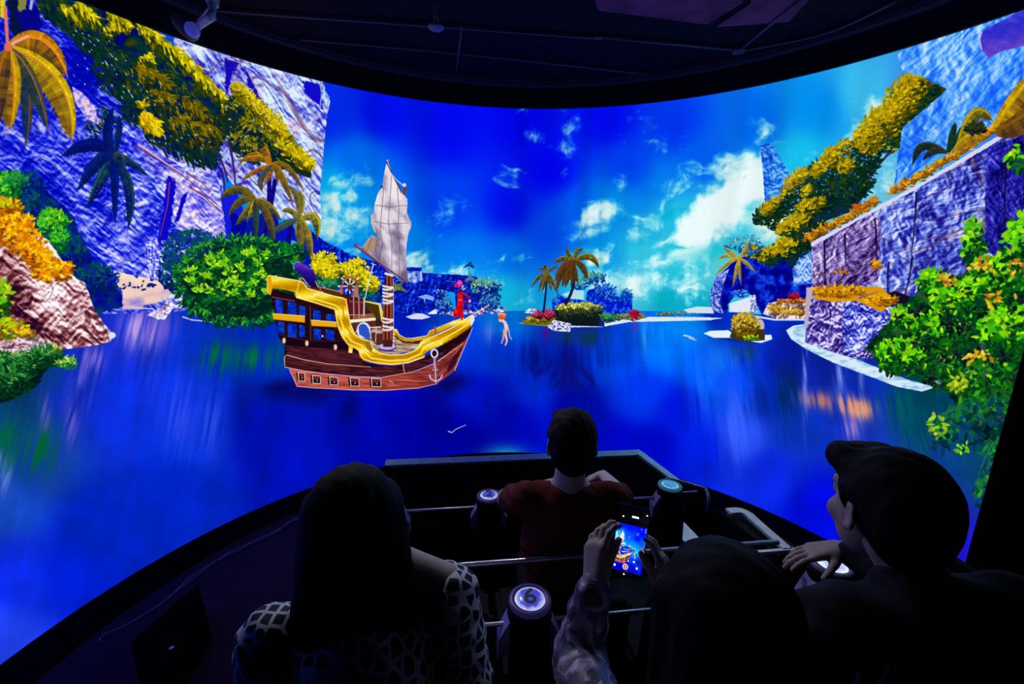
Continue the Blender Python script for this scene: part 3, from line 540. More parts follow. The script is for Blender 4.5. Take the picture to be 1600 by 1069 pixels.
    cb = rock_shader(.72, 24, 13, [(0, (0, 5, 170)), (.3, (15, 25, 215)), (.5, (60, 75, 232)), (.72, (130, 140, 240)), (1, (225, 225, 255))], 57, .4, (10, 5, 120), thr=-.02,
                     field_=lambda x, y: -.25*np.exp(-((x-60)/120)**2)-.35*np.exp(-((x-150)/120)**2-((y-90)/90)**2)-.3*np.exp(-((x-60)/70)**2-((y-370)/60)**2)+.12*np.exp(-((x-220)/90)**2-((y-290)/80)**2))
    P.poly([(-600, -600), (100, -30), (160, 20), (240, 60), (300, 180), (345, 240), (352, 330), (365, 420), (330, 480), (250, 490), (150, 490), (-600, 600)], cb, 1.6, 6)
    cb2 = rock_shader(.6, 22, 13, [(0, (20, 10, 180)), (.4, (80, 80, 225)), (.7, (160, 160, 240)), (1, (235, 230, 255))], 59, .6, (90, 30, 90), thr=.05)
    P.poly([(215, 222), (240, 218), (300, 255), (338, 268), (345, 300), (350, 355), (300, 360), (285, 300), (262, 290), (230, 260)], cb2, 1.6, 6)
    P.poly([(275, 305), (285, 268), (300, 300), (352, 340), (352, 370), (290, 370), (268, 345)], rock_shader(.8, 18, 12, [(0, (40, 30, 200)), (.4, (110, 105, 235)), (.8, (200, 190, 245)), (1, (245, 235, 250))], 61, .4, (110, 60, 120)), 1.6, 6)
    P.poly([(262, 275), (276, 282), (262, 375), (245, 378), (255, 330)], (10, 5, 200), 3, 6); P.poly([(285, 305), (294, 300), (280, 345), (272, 350)], (10, 5, 190), 2, 5)
    for p in ([(212, 228), (250, 250), (300, 285), (340, 320)], [(268, 280), (310, 300), (345, 330)], [(290, 270), (315, 285), (330, 300)], [(265, 285), (262, 320), (250, 370)]): P.stroke(p, 2.2, (150, 60, 70), 1.2)
    for p in ([(215, 225), (270, 262), (285, 270)], [(275, 282), (320, 310), (350, 340)]): P.stroke(p, 2, (225, 200, 220), 1)
    P.poly([(228, 378), (245, 374), (258, 378), (252, 384), (262, 440), (235, 440), (226, 400)], rock_shader(1.5, 7, 5, [(0, (10, 10, 200)), (.5, (80, 90, 235)), (1, (230, 230, 255))], 65, .3, (0, 0, 150)), 1.4, 5)
    P.layer('sand_beach', label='cream sandy cove between the left bushes')
    P.poly([(170, 423), (182, 424), (215, 432), (245, 438), (256, 447), (275, 452), (262, 465), (245, 474), (225, 477), (222, 484), (191, 484), (191, 455), (183, 445), (176, 432)], lambda x, y: ramp(fbm(x/20, y/12, 3, 3)*.6+(y-425)/120, [(.2, (250, 225, 200)), (.6, (235, 200, 190)), (.9, (150, 130, 210))]), 1.2, 5)
    P.stroke([(146, 479), (200, 480), (240, 483)], 1.8, (215, 215, 240)); P.stroke([(285, 495), (300, 500), (320, 502), (345, 505)], 2.4, (190, 200, 240), 1.5); P.stroke([(375, 505), (425, 503)], 1.8, (190, 200, 240))
    P.layer('white_rocks', label='small white rocks at the water edge of the cove')
    P.poly([(228, 494), (238, 487), (252, 482), (258, 472), (268, 471), (274, 478), (266, 488), (258, 499), (246, 499), (240, 495)], rock_shader(.5, 4, 4, [(0, (90, 60, 140)), (.5, (215, 205, 235)), (1, (255, 250, 255))], 3), 1.2, 4)
    # dark blue mass of foliage under the wall
    P.layer('shade_bushes', label='blue green bushes in shade along the left wall')
    DB, DG = [(0, 60, 90), (10, 70, 110), (0, 90, 70), (10, 40, 150)], [(0, 15, 110), (0, 25, 90), (0, 10, 130), (0, 35, 60)]
    P.poly([(20, 300), (60, 290), (110, 330), (140, 400), (170, 430), (190, 455), (190, 480), (145, 490), (80, 420), (20, 360)], lambda x, y: ramp(fbm(x/16, y/16, 9, 3), [(.3, (0, 5, 130)), (.6, (0, 30, 130)), (.75, (0, 60, 90))]), 5, 8)
    for x, y, rx, ry, n in ((40, 300, 30, 30, 260), (105, 400, 30, 34, 320), (150, 440, 34, 26, 320), (300, 400, 46, 40, 520), (60, 330, 30, 24, 200), (275, 430, 26, 30, 260), (85, 360, 22, 20, 120)): bush(x, y, rx, ry, n, 8, 3.4, DB, DG)
    bush(210, 440, 50, 14, 40, 7, 3, [(10, 40, 180)], DG)
    GL, GDk = [(90, 200, 20), (60, 190, 30), (140, 215, 20), (30, 160, 50)], [(0, 90, 40), (0, 60, 50), (10, 120, 30)]
    P.layer('green_bush', label='bright green bush above the left boulder')
    bush(84, 352, 24, 24, 420, 7, 3.4, GL, GDk); bush(94, 378, 14, 18, 160, 7, 3.2, GL, GDk); bush(6, 300, 26, 30, 420, 8, 4, GL, GDk); bush(25, 285, 18, 14, 120, 7, 3, [(30, 140, 60)], GDk)
    # left boulder
    P.layer('boulder', label='sunlit white and red-brown boulder on the left shore')
    bo = rock_shader(.75, 22, 15, [(0, (35, 5, 35)), (.25, (105, 40, 50)), (.48, (165, 105, 110)), (.66, (225, 185, 195)), (.85, (248, 238, 245)), (1, (255, 255, 255))], 66, .45, (60, 15, 35), thr=.08,
                     field_=lambda x, y: -.55*np.exp(-((x-32)/26)**2-((y-465)/34)**2)-.4*np.exp(-((x-60)/20)**2-((y-510)/22)**2)+.3*np.exp(-((x-85)/30)**2-((y-400)/50)**2)-.25*np.exp(-((x-130)/40)**2-((y-528)/12)**2))
    P.poly([(-60, 380), (20, 370), (62, 365), (76, 378), (90, 400), (100, 412), (112, 430), (132, 442), (140, 460), (146, 480), (158, 500), (178, 524), (172, 535), (140, 541), (100, 546), (60, 556), (0, 556), (-60, 560)], bo, 1.5, 6)
    P.poly([(60, 366), (74, 374), (98, 408), (88, 412), (72, 400), (58, 386)], (245, 238, 245), 2, 5); P.disc(175, 524, 6, 5, (220, 225, 245))
    P.poly([(-60, 540), (20, 528), (60, 525), (75, 535), (70, 552), (30, 556), (-60, 570)], rock_shader(.2, 10, 6, [(0, (90, 50, 70)), (.5, (200, 160, 170)), (1, (245, 240, 250))], 69), 1.5, 5)
    P.layer('orange_scrub', label='orange and yellow scrub draped over the left boulder')
    OR, ODD = [(250, 180, 5), (240, 140, 5), (250, 200, 20), (225, 120, 5)], [(160, 80, 5), (120, 60, 0), (190, 110, 0)]
    for x, y, rx, ry, n, r_ in ((15, 345, 40, 18, 340, .3), (25, 370, 46, 22, 420, .4), (55, 400, 34, 18, 300, .7), (85, 420, 26, 12, 180, .6), (68, 430, 14, 8, 60, .5), (105, 418, 8, 6, 40, 0), (-20, 350, 30, 30, 120, 0), (10, 322, 24, 10, 90, .2)): bush(x, y, rx, ry, n, 9, 4.4, OR, ODD, rot=r_, lit=.15, spread=2.6)
    bush(5, 325, 26, 10, 120, 8, 4, [(200, 200, 10), (170, 200, 20)], ODD)
    P.layer('green_bush', label='yellow green plants at the foot of the left boulder')
    bush(2, 470, 12, 28, 110, 10, 6, [(150, 210, 20), (200, 220, 30), (80, 180, 20)], [(20, 90, 10), (10, 60, 10)], spread=2.6); bush(12, 515, 30, 14, 190, 9, 4.6, [(190, 215, 20), (150, 200, 20), (230, 190, 10)], [(60, 110, 10), (150, 90, 10)], spread=2.4); bush(40, 524, 16, 6, 60, 7, 3, [(220, 180, 20)], [(120, 90, 10)])
    P.layer('green_bush', label='dark green grassy bush at the bottom left waterline')
    P.poly([(-60, 560), (20, 552), (60, 552), (90, 545), (95, 560), (70, 580), (60, 600), (20, 625), (-60, 640)], (0, 25, 20), 4, 6)
    for x, y, rx, ry, n in ((20, 575, 44, 22, 480), (70, 560, 26, 18, 260), (10, 600, 40, 24, 300)): bush(x, y, rx, ry, n, 10, 2.6, [(40, 130, 40), (20, 110, 40), (120, 170, 90), (10, 90, 30)], [(0, 50, 30), (0, 30, 25), (0, 60, 20)])
    bush(88, 548, 10, 8, 30, 7, 3, [(210, 200, 120), (180, 190, 60)], [(40, 90, 30)]); bush(104, 570, 13, 9, 110, 8, 2.4, [(150, 220, 40), (200, 225, 90), (100, 200, 30)], [(20, 100, 60)])
    # trees over the cliffs
    P.layer('overhanging_tree', label='olive and yellow tree canopy sloping down the upper left cliff')
    TD = [(0, 30, 40), (0, 45, 35), (5, 20, 60), (20, 50, 10)]
    P.poly([(60, -60), (130, -10), (200, 30), (260, 70), (320, 130), (360, 170), (352, 220), (330, 260), (290, 240), (240, 215), (210, 180), (150, 100), (110, 60), (60, 20)], lambda x, y: ramp(fbm(x/18, y/18, 81, 4), [(.3, (0, 5, 110)), (.45, (0, 20, 70)), (.6, (5, 50, 40)), (.75, (60, 60, 5))]), 7, 9)
    for x, y, rx, ry, n in ((90, 10, 40, 20, 220), (140, 50, 46, 26, 320), (180, 110, 44, 34, 330), (215, 160, 40, 34, 330), (260, 200, 50, 34, 420), (310, 230, 34, 26, 300), (240, 110, 46, 30, 340), (300, 160, 40, 34, 320), (150, 190, 20, 30, 60)):
        bush(x, y, rx, ry, n, 12, 3.0, [(5, 60, 40), (30, 60, 10), (80, 78, 0), (0, 50, 60), (0, 30, 90), (0, 45, 35)], TD, rot=.75, ang=.75, spread=.7)
    for x, y, rx, ry, n in ((110, 22, 24, 8, 110), (132, 20, 26, 9, 170), (182, 30, 26, 9, 150), (172, 44, 10, 14, 50), (240, 60, 40, 10, 260), (285, 95, 40, 10, 250), (325, 135, 34, 9, 220), (225, 95, 10, 18, 50)):
        bush(x, y, rx, ry, n, 11, 3.4, [(215, 200, 5), (180, 165, 5), (225, 210, 20), (130, 118, 0)], [(90, 82, 0), (60, 66, 0), (20, 50, 20)], rot=.75, ang=.85, spread=.7, lit=-.05)
    for x, y, rx, ry, n in ((225, 118, 24, 10, 150), (240, 128, 30, 16, 200), (255, 160, 30, 18, 200), (300, 175, 34, 18, 240), (290, 205, 34, 20, 260), (320, 210, 24, 20, 160), (345, 180, 10, 20, 60)):
        bush(x, y, rx, ry, n, 11, 3.2, [(140, 116, 0), (120, 102, 0), (95, 82, 0)], [(50, 52, 0), (10, 45, 30), (5, 25, 60)], rot=.6, ang=.7, spread=.8, lit=-.15)
    bush(232, 190, 22, 12, 200, 10, 3.4, [(235, 205, 10), (220, 180, 5)], [(140, 110, 0)], rot=.85, ang=.9, spread=.7, lit=.4); bush(222, 165, 8, 6, 30, 8, 3, [(235, 205, 10)], [(140, 110, 0)])
    for i in range(90):
        a = rng.rand(); x = 90+a*230+rng.randn()*26; y = 20+a*190+rng.randn()*22+25
        P.leaf(x, y, .9, 3+3*rng.rand(), 1.6, rc(rng, [(170, 210, 220), (120, 190, 220), (220, 230, 200)]))
    P.layer('overhanging_tree', label='lower golden tree crown below the canopy')
    P.poly([(360, 150), (385, 150), (420, 180), (450, 215), (480, 245), (487, 278), (460, 270), (400, 250), (360, 235), (350, 190)], (20, 40, 30), 5, 7)
    for x, y, rx, ry, n in ((385, 175, 30, 22, 320), (405, 215, 40, 26, 420), (440, 235, 34, 22, 320), (385, 235, 34, 16, 200)): bush(x, y, rx, ry, n, 9, 3.2, [(120, 110, 5), (60, 80, 10), (150, 135, 5)], TD, rot=.7, spread=1.2)
    for x, y, rx, ry, n in ((380, 150, 22, 10, 160), (415, 180, 34, 10, 220), (435, 205, 20, 9, 130), (472, 252, 22, 11, 230), (450, 235, 18, 9, 90)): bush(x, y, rx, ry, n, 8, 3.4, [(200, 180, 5), (180, 155, 5), (220, 200, 20)], [(110, 95, 0), (70, 70, 0)], rot=.7, spread=1.3, lit=.3)
    for i in range(70): P.leaf(352+rng.rand()*90, 160+rng.rand()*80, .8, 3, 2, rc(rng, [(150, 190, 240), (210, 225, 245), (40, 60, 210)]))
    for p in ([(345, 262), (352, 285), (350, 300)], [(358, 220), (366, 260), (368, 290)], [(340, 240), (352, 262), (356, 285)]): P.stroke(bez(*p), 4, (50, 25, 110), 2.5)
    P.layer('blue_trunks', label='deep blue tree trunks beneath the golden crown')
    P.poly([(345, 305), (370, 300), (385, 340), (380, 400), (352, 400), (352, 350)], (15, 25, 215), 3, 6); P.poly([(360, 330), (385, 345), (392, 420), (365, 420)], (0, 5, 150), 3, 6); P.poly([(385, 340), (430, 330), (450, 400), (400, 420), (385, 400)], (5, 20, 150), 4, 6)
    P.poly([(430, 360), (455, 350), (470, 370), (500, 375), (498, 400), (470, 420), (440, 420)], (5, 15, 180), 4, 6); P.poly([(455, 375), (470, 380), (466, 400), (460, 415), (452, 400)], (60, 160, 200), 2, 4)
    for p in ([(420, 270), (424, 330), (408, 400)], [(430, 280), (420, 350), (405, 400)], [(455, 350), (448, 380), (452, 400)]): P.stroke(bez(*p), 7, (10, 5, 120), 6)
    # palms in the middle left
    P.layer('palm_tree', label='bronze palm under the golden crown')
    BL, BD = (150, 115, 20), (45, 50, 40)
    for m_, t_, w_, c_ in (((395, 222), (373, 258), 8, (205, 130, 20)), ((415, 235), (372, 252), 13, (215, 140, 20)), ((398, 262), (378, 282), 9, (210, 120, 20)), ((415, 225), (412, 232), 14, (205, 130, 20)), ((442, 245), (433, 288), 13, (215, 140, 20)), ((420, 260), (416, 288), 11, (205, 120, 20)), ((450, 240), (475, 300), 10, BL), ((440, 255), (458, 320), 13, BL), ((395, 280), (410, 300), 11, (30, 70, 90))):
        frond(P, rng, (424, 258), m_, t_, w_, c_, (90, 65, 25), (120, 70, 20), n=16)
    P.layer('palm_tree', label='drooping olive palm left of the ship')
    for m_, t_, w_, c_ in (((370, 275), (343, 312), 16, (130, 105, 15)), ((370, 300), (357, 338), 14, (120, 100, 20)), ((385, 325), (368, 352), 14, (140, 120, 25)), ((395, 318), (386, 346), 11, (210, 165, 20)), ((420, 310), (440, 345), 13, (150, 130, 20)), ((405, 330), (400, 380), 12, (20, 70, 70)), ((430, 330), (428, 385), 15, (120, 90, 30))):
        frond(P, rng, (400, 312), m_, t_, w_, c_, BD, (90, 80, 20), n=16)
    P.layer('palm_tree', label='yellow palm between the cliff and the sail')
    for m_, t_, w_, c_ in (((505, 320), (496, 375), 17, (190, 170, 25)), ((480, 300), (462, 300), 13, (150, 130, 30)), ((440, 345), (425, 365), 13, (40, 80, 90)), ((462, 350), (463, 372), 10, (180, 140, 25)), ((490, 360), (486, 410), 15, (170, 140, 25)), ((475, 370), (470, 415), 13, (130, 110, 40)), ((455, 320), (440, 330), 10, (150, 130, 30)), ((472, 300), (450, 290), 10, (140, 120, 30))):
        frond(P, rng, (468, 342), m_, t_, w_, c_, (60, 65, 50), (110, 100, 30), n=16)
    P.layer('palm_tree', label='dark shaded palm on the left in front of the rock wall')
    DP, DD = (20, 70, 80), (0, 15, 90)
    for m_, t_, w_, c_ in (((150, 200), (95, 245), 24, (0, 10, 120)), ((165, 215), (178, 165), 18, (0, 20, 120)), ((165, 250), (135, 325), 22, (30, 90, 70)), ((150, 230), (120, 300), 22, (5, 30, 110)), ((185, 250), (180, 352), 16, (0, 20, 130)), ((195, 240), (232, 275), 14, (20, 70, 60)), ((220, 290), (200, 358), 18, (20, 60, 70)), ((185, 200), (185, 180), 12, (10, 40, 90)), ((190, 230), (195, 262), 12, (90, 100, 60))):
        frond(P, rng, (178, 243), m_, t_, w_, c_, DD, (0, 30, 90), n=20)
    P.layer('palm_tree', label='large orange and yellow palm at the far left edge')
    P.poly([(12, 0), (40, 0), (45, 70), (20, 60)], (0, 20, 60), 4, 6); P.poly([(30, 0), (42, 0), (38, 30), (28, 24)], (130, 130, 60), 2, 5); P.stroke([(50, 0), (46, 25), (40, 40)], 5, (180, 180, 190), 2); P.poly([(25, 20), (60, 10), (66, 40), (40, 60)], (5, 5, 130), 3, 5)
    frond(P, rng, (14, 72), (60, 110), (40, 230), 26, (60, 60, 30), (10, 40, 90), (150, 70, 60), n=26)
    frond(P, rng, (14, 72), (70, 30), (106, 120), 46, (215, 135, 10), (80, 55, 25), (235, 140, 40), n=30)
    frond(P, rng, (14, 74), (120, 110), (112, 222), 44, (215, 185, 10), (120, 85, 20), (220, 130, 40), n=34)
    frond(P, rng, (14, 76), (55, 100), (76, 205), 26, (70, 70, 50), (20, 50, 60), (190, 100, 80), n=24)
    frond(P, rng, (10, 76), (30, 110), (16, 205), 44, (200, 160, 10), (110, 75, 20), (215, 120, 30), n=30)
    frond(P, rng, (10, 76), (-8, 120), (-4, 200), 26, (150, 100, 10), (60, 40, 40), (200, 100, 30), n=20)
    P.poly([(0, 0), (7, 0), (10, 30), (4, 28), (0, 26)], (225, 205, 20), 1, 4); P.stroke([(8, 10), (10, 40), (12, 72)], 6, (220, 120, 100), 5); P.stroke([(14, 72), (24, 66), (45, 56)], 5, (235, 170, 190), 3); P.disc(13, 74, 7, 7, (220, 110, 80))
    P.poly([(112, 135), (130, 145), (150, 170), (154, 195), (135, 185), (118, 160)], lambda x, y: ramp(fbm(x/4, y/4, 5, 3), [(.3, (120, 100, 230)), (.6, (235, 215, 245)), (.8, (250, 190, 120))]), 1.5, 4)
    # bushes left of the ship
    P.layer('green_bush', label='large bright green bush left of the ship')
    P.poly([(280, 440), (300, 410), (340, 385), (380, 370), (430, 375), (470, 405), (470, 480), (425, 500), (340, 506), (310, 495), (285, 470)], (0, 35, 25), 5, 7)
    for x, y, rx, ry, n in ((340, 440, 44, 44, 560), (400, 410, 46, 36, 480), (410, 460, 40, 40, 480), (350, 480, 34, 20, 240), (440, 410, 26, 26, 240), (455, 400, 20, 14, 120)): bush(x, y, rx, ry, n, 9, 3.4, [(10, 100, 30), (20, 120, 35), (5, 80, 40)], [(0, 40, 28), (0, 28, 40), (0, 60, 32)], lit=-.25)
    for i in range(26):
        a = i/26*2*math.pi; bush(378+94*math.cos(a)*(1 if math.cos(a) < 0 else .95), 440+62*math.sin(a), 10, 9, 34, 10, 3.2, [(15, 120, 35), (60, 160, 30), (5, 90, 50)], [(0, 60, 50), (0, 40, 40)], ang=a, spread=1.2)
    for x, y in ((325, 405), (300, 440), (300, 425), (345, 400), (320, 432), (330, 455), (358, 425), (345, 448), (375, 420), (385, 400), (372, 445), (365, 460), (402, 412), (410, 430), (400, 445), (390, 462), (415, 400), (425, 440), (370, 440), (355, 412), (335, 415), (395, 395), (310, 455), (415, 458)):
        bush(x+rng.randn()*2, y, 6.5, 6, 24, 7.5, 3.2, [(150, 215, 20), (120, 205, 25), (180, 220, 30), (90, 185, 25)], [(40, 140, 20), (20, 100, 30)], lit=.35, spread=1.9)
    P.layer('golden_bush', label='bright yellow flowering trees behind the ship wheel')
    P.poly([(486, 402), (520, 396), (530, 412), (560, 408), (585, 440), (590, 462), (560, 460), (540, 440), (500, 440), (486, 425)], (10, 60, 60), 4, 6)
    for x, y, rx, ry, n in ((507, 405, 20, 10, 200), (503, 420, 18, 12, 220), (518, 430, 12, 8, 90), (535, 420, 18, 8, 120), (556, 415, 16, 10, 140), (566, 432, 14, 12, 160), (580, 445, 12, 12, 160), (548, 428, 12, 6, 60)): bush(x, y, rx, ry, n, 5, 2.8, [(225, 205, 10), (240, 220, 20), (200, 180, 10)], [(130, 120, 0), (90, 100, 20)], lit=.3, spread=2.6)
    bush(515, 447, 18, 9, 110, 6, 2.6, [(60, 160, 40), (30, 130, 60)], [(0, 70, 70)]); bush(575, 466, 22, 8, 90, 6, 2.4, [(0, 90, 70), (20, 110, 90)], [(0, 50, 90)])
    tiny_palm(622, 452, 24, 14, (180, 185, 50), (60, 90, 60), (20, 40, 110), label='small yellow palm right of the mast')

    paint_ship(P, rng)
    # generic figures pictured on the ship and in the air
    z = S(600, 380, 7.125)
    P.layer('captain_figure', label='tiny figure in long red coat and pink wide hat on the bow')
    P.poly(z([(812, 560), (870, 535), (880, 600), (878, 700), (880, 850), (865, 860), (840, 810), (765, 830), (775, 770), (810, 690), (820, 640)]), lambda x, y: ramp(vnoise(x/3, y/6, 3), [(0, (170, 0, 10)), (.5, (215, 10, 10)), (1, (240, 40, 30))]))
    P.stroke(z([(865, 550), (910, 575), (955, 610)]), 3.6, (205, 10, 20), 3); P.stroke(z([(875, 660), (915, 650), (950, 640)]), 2, (190, 10, 40), 2); P.disc(*z([(955, 645)])[0], 2, 2.6, (230, 180, 190))
    P.stroke(z([(920, 670), (945, 775)]), 2.6, (130, 0, 60), 2); P.stroke(z([(820, 630), (870, 635)]), 1.4, (190, 120, 190))
    P.disc(*z([(845, 500)])[0], 3, 4, (60, 40, 120)); P.disc(*z([(828, 460)])[0], 7.4, 3.9, (225, 40, 150), -.45); P.disc(*z([(842, 438)])[0], 3.6, 3.6, (235, 80, 175), -.35); P.disc(*z([(806, 474)])[0], 2.6, 2.6, (170, 20, 120)); bush(*z([(885, 505)])[0], 3.4, 4, 14, 3, 1.6, [(220, 210, 240)], [(180, 170, 230)])
    P.layer('flying_figure', label='tiny pale figure with ginger hair above the water by the bow')
    P.stroke(z([(1310, 850), (1350, 890), (1360, 960), (1340, 1010)]), 4.6, (240, 200, 205), 5); P.stroke(z([(1370, 900), (1385, 960), (1400, 1040), (1425, 1075)]), 1.8, (235, 190, 190), 1.2)
    P.stroke(z([(1340, 1000), (1325, 1070), (1305, 1120)]), 3.4, (215, 150, 140), 1.8); P.stroke(z([(1350, 1000), (1370, 1090), (1350, 1140)]), 3.8, (240, 190, 180), 2)
    P.stroke(z([(1345, 960), (1345, 1010)]), 5, (225, 170, 160), 5); P.disc(*z([(1300, 855)])[0], 3.4, 3.4, (240, 190, 170)); P.disc(*z([(1310, 820)])[0], 5.6, 4.6, (225, 80, 30)); P.disc(*z([(1335, 800)])[0], 3.6, 3, (240, 120, 50)); P.stroke(z([(1270, 800), (1310, 785), (1355, 790)]), 2, (245, 190, 120), 1.4)
    np.clip(P.c, 0, 255, out=P.c)
    return P

def paint_ship(P, rng):
    A_ = lambda L: [(400+x/3.5625, 380+y/3.5625) for x, y in L]
    B_ = lambda L: [(400+x/7.125, 380+y/7.125) for x, y in L]
    C_ = lambda L: [(540+x/7.125, 380+y/7.125) for x, y in L]
    D_ = lambda L: [(420+x/4.706, 480+y/4.706) for x, y in L]
    E_ = lambda L: [(250+x/3.5625, 200+y/3.5625) for x, y in L]
    wood = lambda c0, c1, s=4, a=0: (lambda x, y: ramp(fbm(x/14, (y-(x-420)*a)/1.6, s, 3), [(.25, c0), (.75, c1)]))
    gold = lambda x, y: ramp(.5+.5*np.sin((y+.1*x)/5)+.5*(fbm(x/9, y/5, 3, 3)-.5), [(0, (190, 130, 0)), (.45, (225, 170, 5)), (.8, (240, 200, 20)), (1, (250, 235, 130))])
    ship = P.layer('ship', label='cartoon wooden sailing ship with gold rail on the water')
    # inside of the stern and far rail
    P.layer('deck', ship, 'brown plank deck')
    P.poly(B_([(560, 480), (720, 490), (960, 550), (1050, 590), (1200, 630), (1380, 670), (1410, 880), (1425, 1069), (1100, 1069), (1010, 800), (960, 600)]), (60, 25, 20))
    P.poly(B_([(750, 500), (940, 545), (930, 605), (750, 560)]), (75, 45, 20)); P.poly(B_([(570, 490), (720, 520), (720, 565), (600, 545)]), (140, 50, 30)); P.stroke(B_([(560, 478), (720, 490), (945, 545)]), 1.4, (210, 150, 80)); P.stroke(B_([(715, 490), (720, 560)]), 3, (180, 80, 30))
    P.poly(B_([(1210, 650), (1370, 690), (1390, 860), (1340, 840), (1230, 720)]), (70, 50, 15)); P.poly(B_([(1215, 640), (1390, 670), (1425, 820), (1430, 890), (1395, 870), (1365, 690), (1215, 655)]), (220, 215, 110))
    P.poly(B_([(1010, 620), (1200, 640), (1210, 790), (1200, 840), (1030, 860)]), (90, 25, 30))
    P.poly(B_([(1210, 790), (1300, 780), (1330, 830), (1030, 870), (1100, 820)]), (150, 90, 50)); P.poly(B_([(1030, 855), (1330, 830), (1335, 860), (1040, 890)]), (240, 235, 215))
    P.poly(B_([(1040, 890), (1330, 865), (1360, 1080), (1120, 1080)]), (95, 40, 40)); 
    for x in (1090, 1140, 1180, 1250, 1290): P.stroke(B_([(x, 880), (x+15, 1000)]), .9, (60, 20, 25))
    for x in (1092, 1150, 1205): P.stroke(B_([(x-4, 600), (x, 835)]), 2, (150, 90, 90)); P.stroke(B_([(x-8, 600), (x-4, 835)]), .7, (225, 190, 180))
    P.stroke(B_([(1040, 650), (1190, 660)]), 1.6, (150, 80, 80)); P.stroke(B_([(1020, 800), (1225, 800)]), 1.2, (210, 160, 140))
    P.poly(A_([(655, 470), (700, 470), (770, 480), (790, 520), (820, 545), (870, 545), (905, 530), (960, 520), (1000, 510), (1010, 540), (930, 590), (740, 625), (650, 600), (600, 545)]), wood((110, 75, 60), (215, 195, 170), 4, .1))
    P.poly(D_([(930, 230), (1180, 220), (1200, 240), (1100, 300), (940, 320)]), wood((120, 90, 70), (225, 205, 180), 5, .1))
    P.poly(D_([(760, 190), (840, 180), (840, 280), (790, 280), (750, 230)]), (80, 40, 40)); P.stroke(D_([(745, 150), (825, 145)]), 1.6, (235, 225, 210)); P.stroke(D_([(790, 150), (785, 260)]), 1.2, (225, 200, 190)); P.stroke(D_([(790, 190), (835, 188)]), 1.4, (220, 200, 180))
    P.poly(A_([(770, 485), (790, 500), (800, 530), (870, 550), (910, 535), (970, 520), (980, 535), (900, 560), (820, 555), (780, 530)]), (60, 35, 15))
    P.layer('far_rail', ship, 'far side gold rail')
    P.poly(D_([(915, 160), (940, 165), (955, 200), (985, 225), (1010, 232), (1050, 240), (1050, 252), (1000, 252), (960, 235), (930, 200), (915, 180)]), gold); P.poly(D_([(1055, 232), (1165, 215), (1180, 180), (1220, 160), (1280, 140), (1365, 100), (1430, 75), (1440, 90), (1330, 150), (1240, 190), (1200, 210), (1160, 240), (1060, 250)]), gold)
    P.stroke(D_([(1055, 230), (1165, 210), (1185, 172)]), 1.2, (250, 240, 190)); P.stroke(D_([(915, 160), (940, 165), (960, 205), (1005, 228)]), 1.2, (250, 240, 180)); P.stroke(D_([(1180, 178), (1365, 98)]), 1, (245, 220, 140)); P.stroke(D_([(1222, 140), (1228, 195)]), 3, (160, 80, 60), 2.4)
    P.layer('cabin_door', ship, 'small blue arched cabin door')
    P.disc(*D_([(697, 170)])[0], 11, 13, (225, 225, 235)); P.poly(D_([(660, 150), (670, 130), (690, 122), (715, 130), (735, 160), (745, 215), (735, 245), (665, 200)]), lambda x, y: ramp(.5+.5*np.sin(x*2.2), [(0, (10, 50, 170)), (1, (70, 110, 220))])); P.stroke(D_([(630, 200), (640, 180), (665, 185)]), 1.4, (220, 215, 225)); P.stroke(D_([(745, 180), (755, 235)]), 1.2, (200, 180, 190))
    P.layer('cannon', ship, 'violet cannon on the stern')
    P.poly(B_([(420, 240), (435, 210), (480, 205), (640, 300), (668, 370), (650, 440), (600, 460), (540, 400), (440, 300)]), lambda x, y: ramp((y-408)/40-(x-470)/140+.2+.2*fbm(x/8, y/8, 3, 2), [(0, (170, 90, 215)), (.35, (120, 60, 185)), (.65, (50, 20, 150)), (1, (15, 5, 90))]))
    P.stroke(B_([(425, 300), (415, 250), (440, 208), (490, 206)]), 1.6, (90, 160, 190)); P.stroke(bez(*B_([(480, 410), (520, 350), (570, 470)])), 1.8, (200, 160, 190)); P.poly(B_([(600, 460), (660, 420), (690, 495), (610, 490)]), (30, 5, 60)); P.stroke(B_([(660, 420), (692, 492)]), 1.2, (220, 190, 170)); P.disc(*B_([(510, 400)])[0], 1.4, 1.8, (160, 60, 60))
    P.layer('wheel', ship, 'wooden steering wheel')
    c = B_([(1045, 480)])[0]
    for a in np.linspace(0, 2*math.pi, 9)[:-1]: P.stroke([(c[0]+4*math.cos(a), c[1]+4*math.sin(a)), (c[0]+19*math.cos(a), c[1]+19*math.sin(a))], 1.4, (240, 230, 200), 2.4) if math.sin(a) < .5 else None
    for a in np.linspace(-2.9, 1.0, 20): 
        b = a+.25; R = (13.5, 16.5)
        P.convex(np.array([(c[0]+R[0]*.98*math.cos(a), c[1]+R[1]*math.sin(a)), (c[0]+R[0]*.98*math.cos(b), c[1]+R[1]*math.sin(b)), (c[0]+R[0]*.74*math.cos(b), c[1]+R[1]*.76*math.sin(b)), (c[0]+R[0]*.74*math.cos(a), c[1]+R[1]*.76*math.sin(a))]), (190, 95, 40) if a < -1 else (150, 70, 40))
    P.stroke([(c[0]-13+0*i, c[1]-2+i*3) for i in range(6)], 4, (200, 85, 30), 3)
    for a in np.linspace(0, 2*math.pi, 9)[:-1]: P.stroke([c, (c[0]+10*math.cos(a), c[1]+12*math.sin(a))], 1.1, (235, 225, 180), 2)
    P.disc(c[0], c[1]+2, 4, 4.6, (90, 40, 20)); P.poly(B_([(1085, 480), (1110, 470), (1140, 500), (1140, 600), (1090, 600)]), (180, 110, 90))
    # stern castle and hull
    P.layer('hull', ship, 'dark brown wooden hull')
    dark = wood((14, 2, 12), (48, 14, 26), 6, .18)
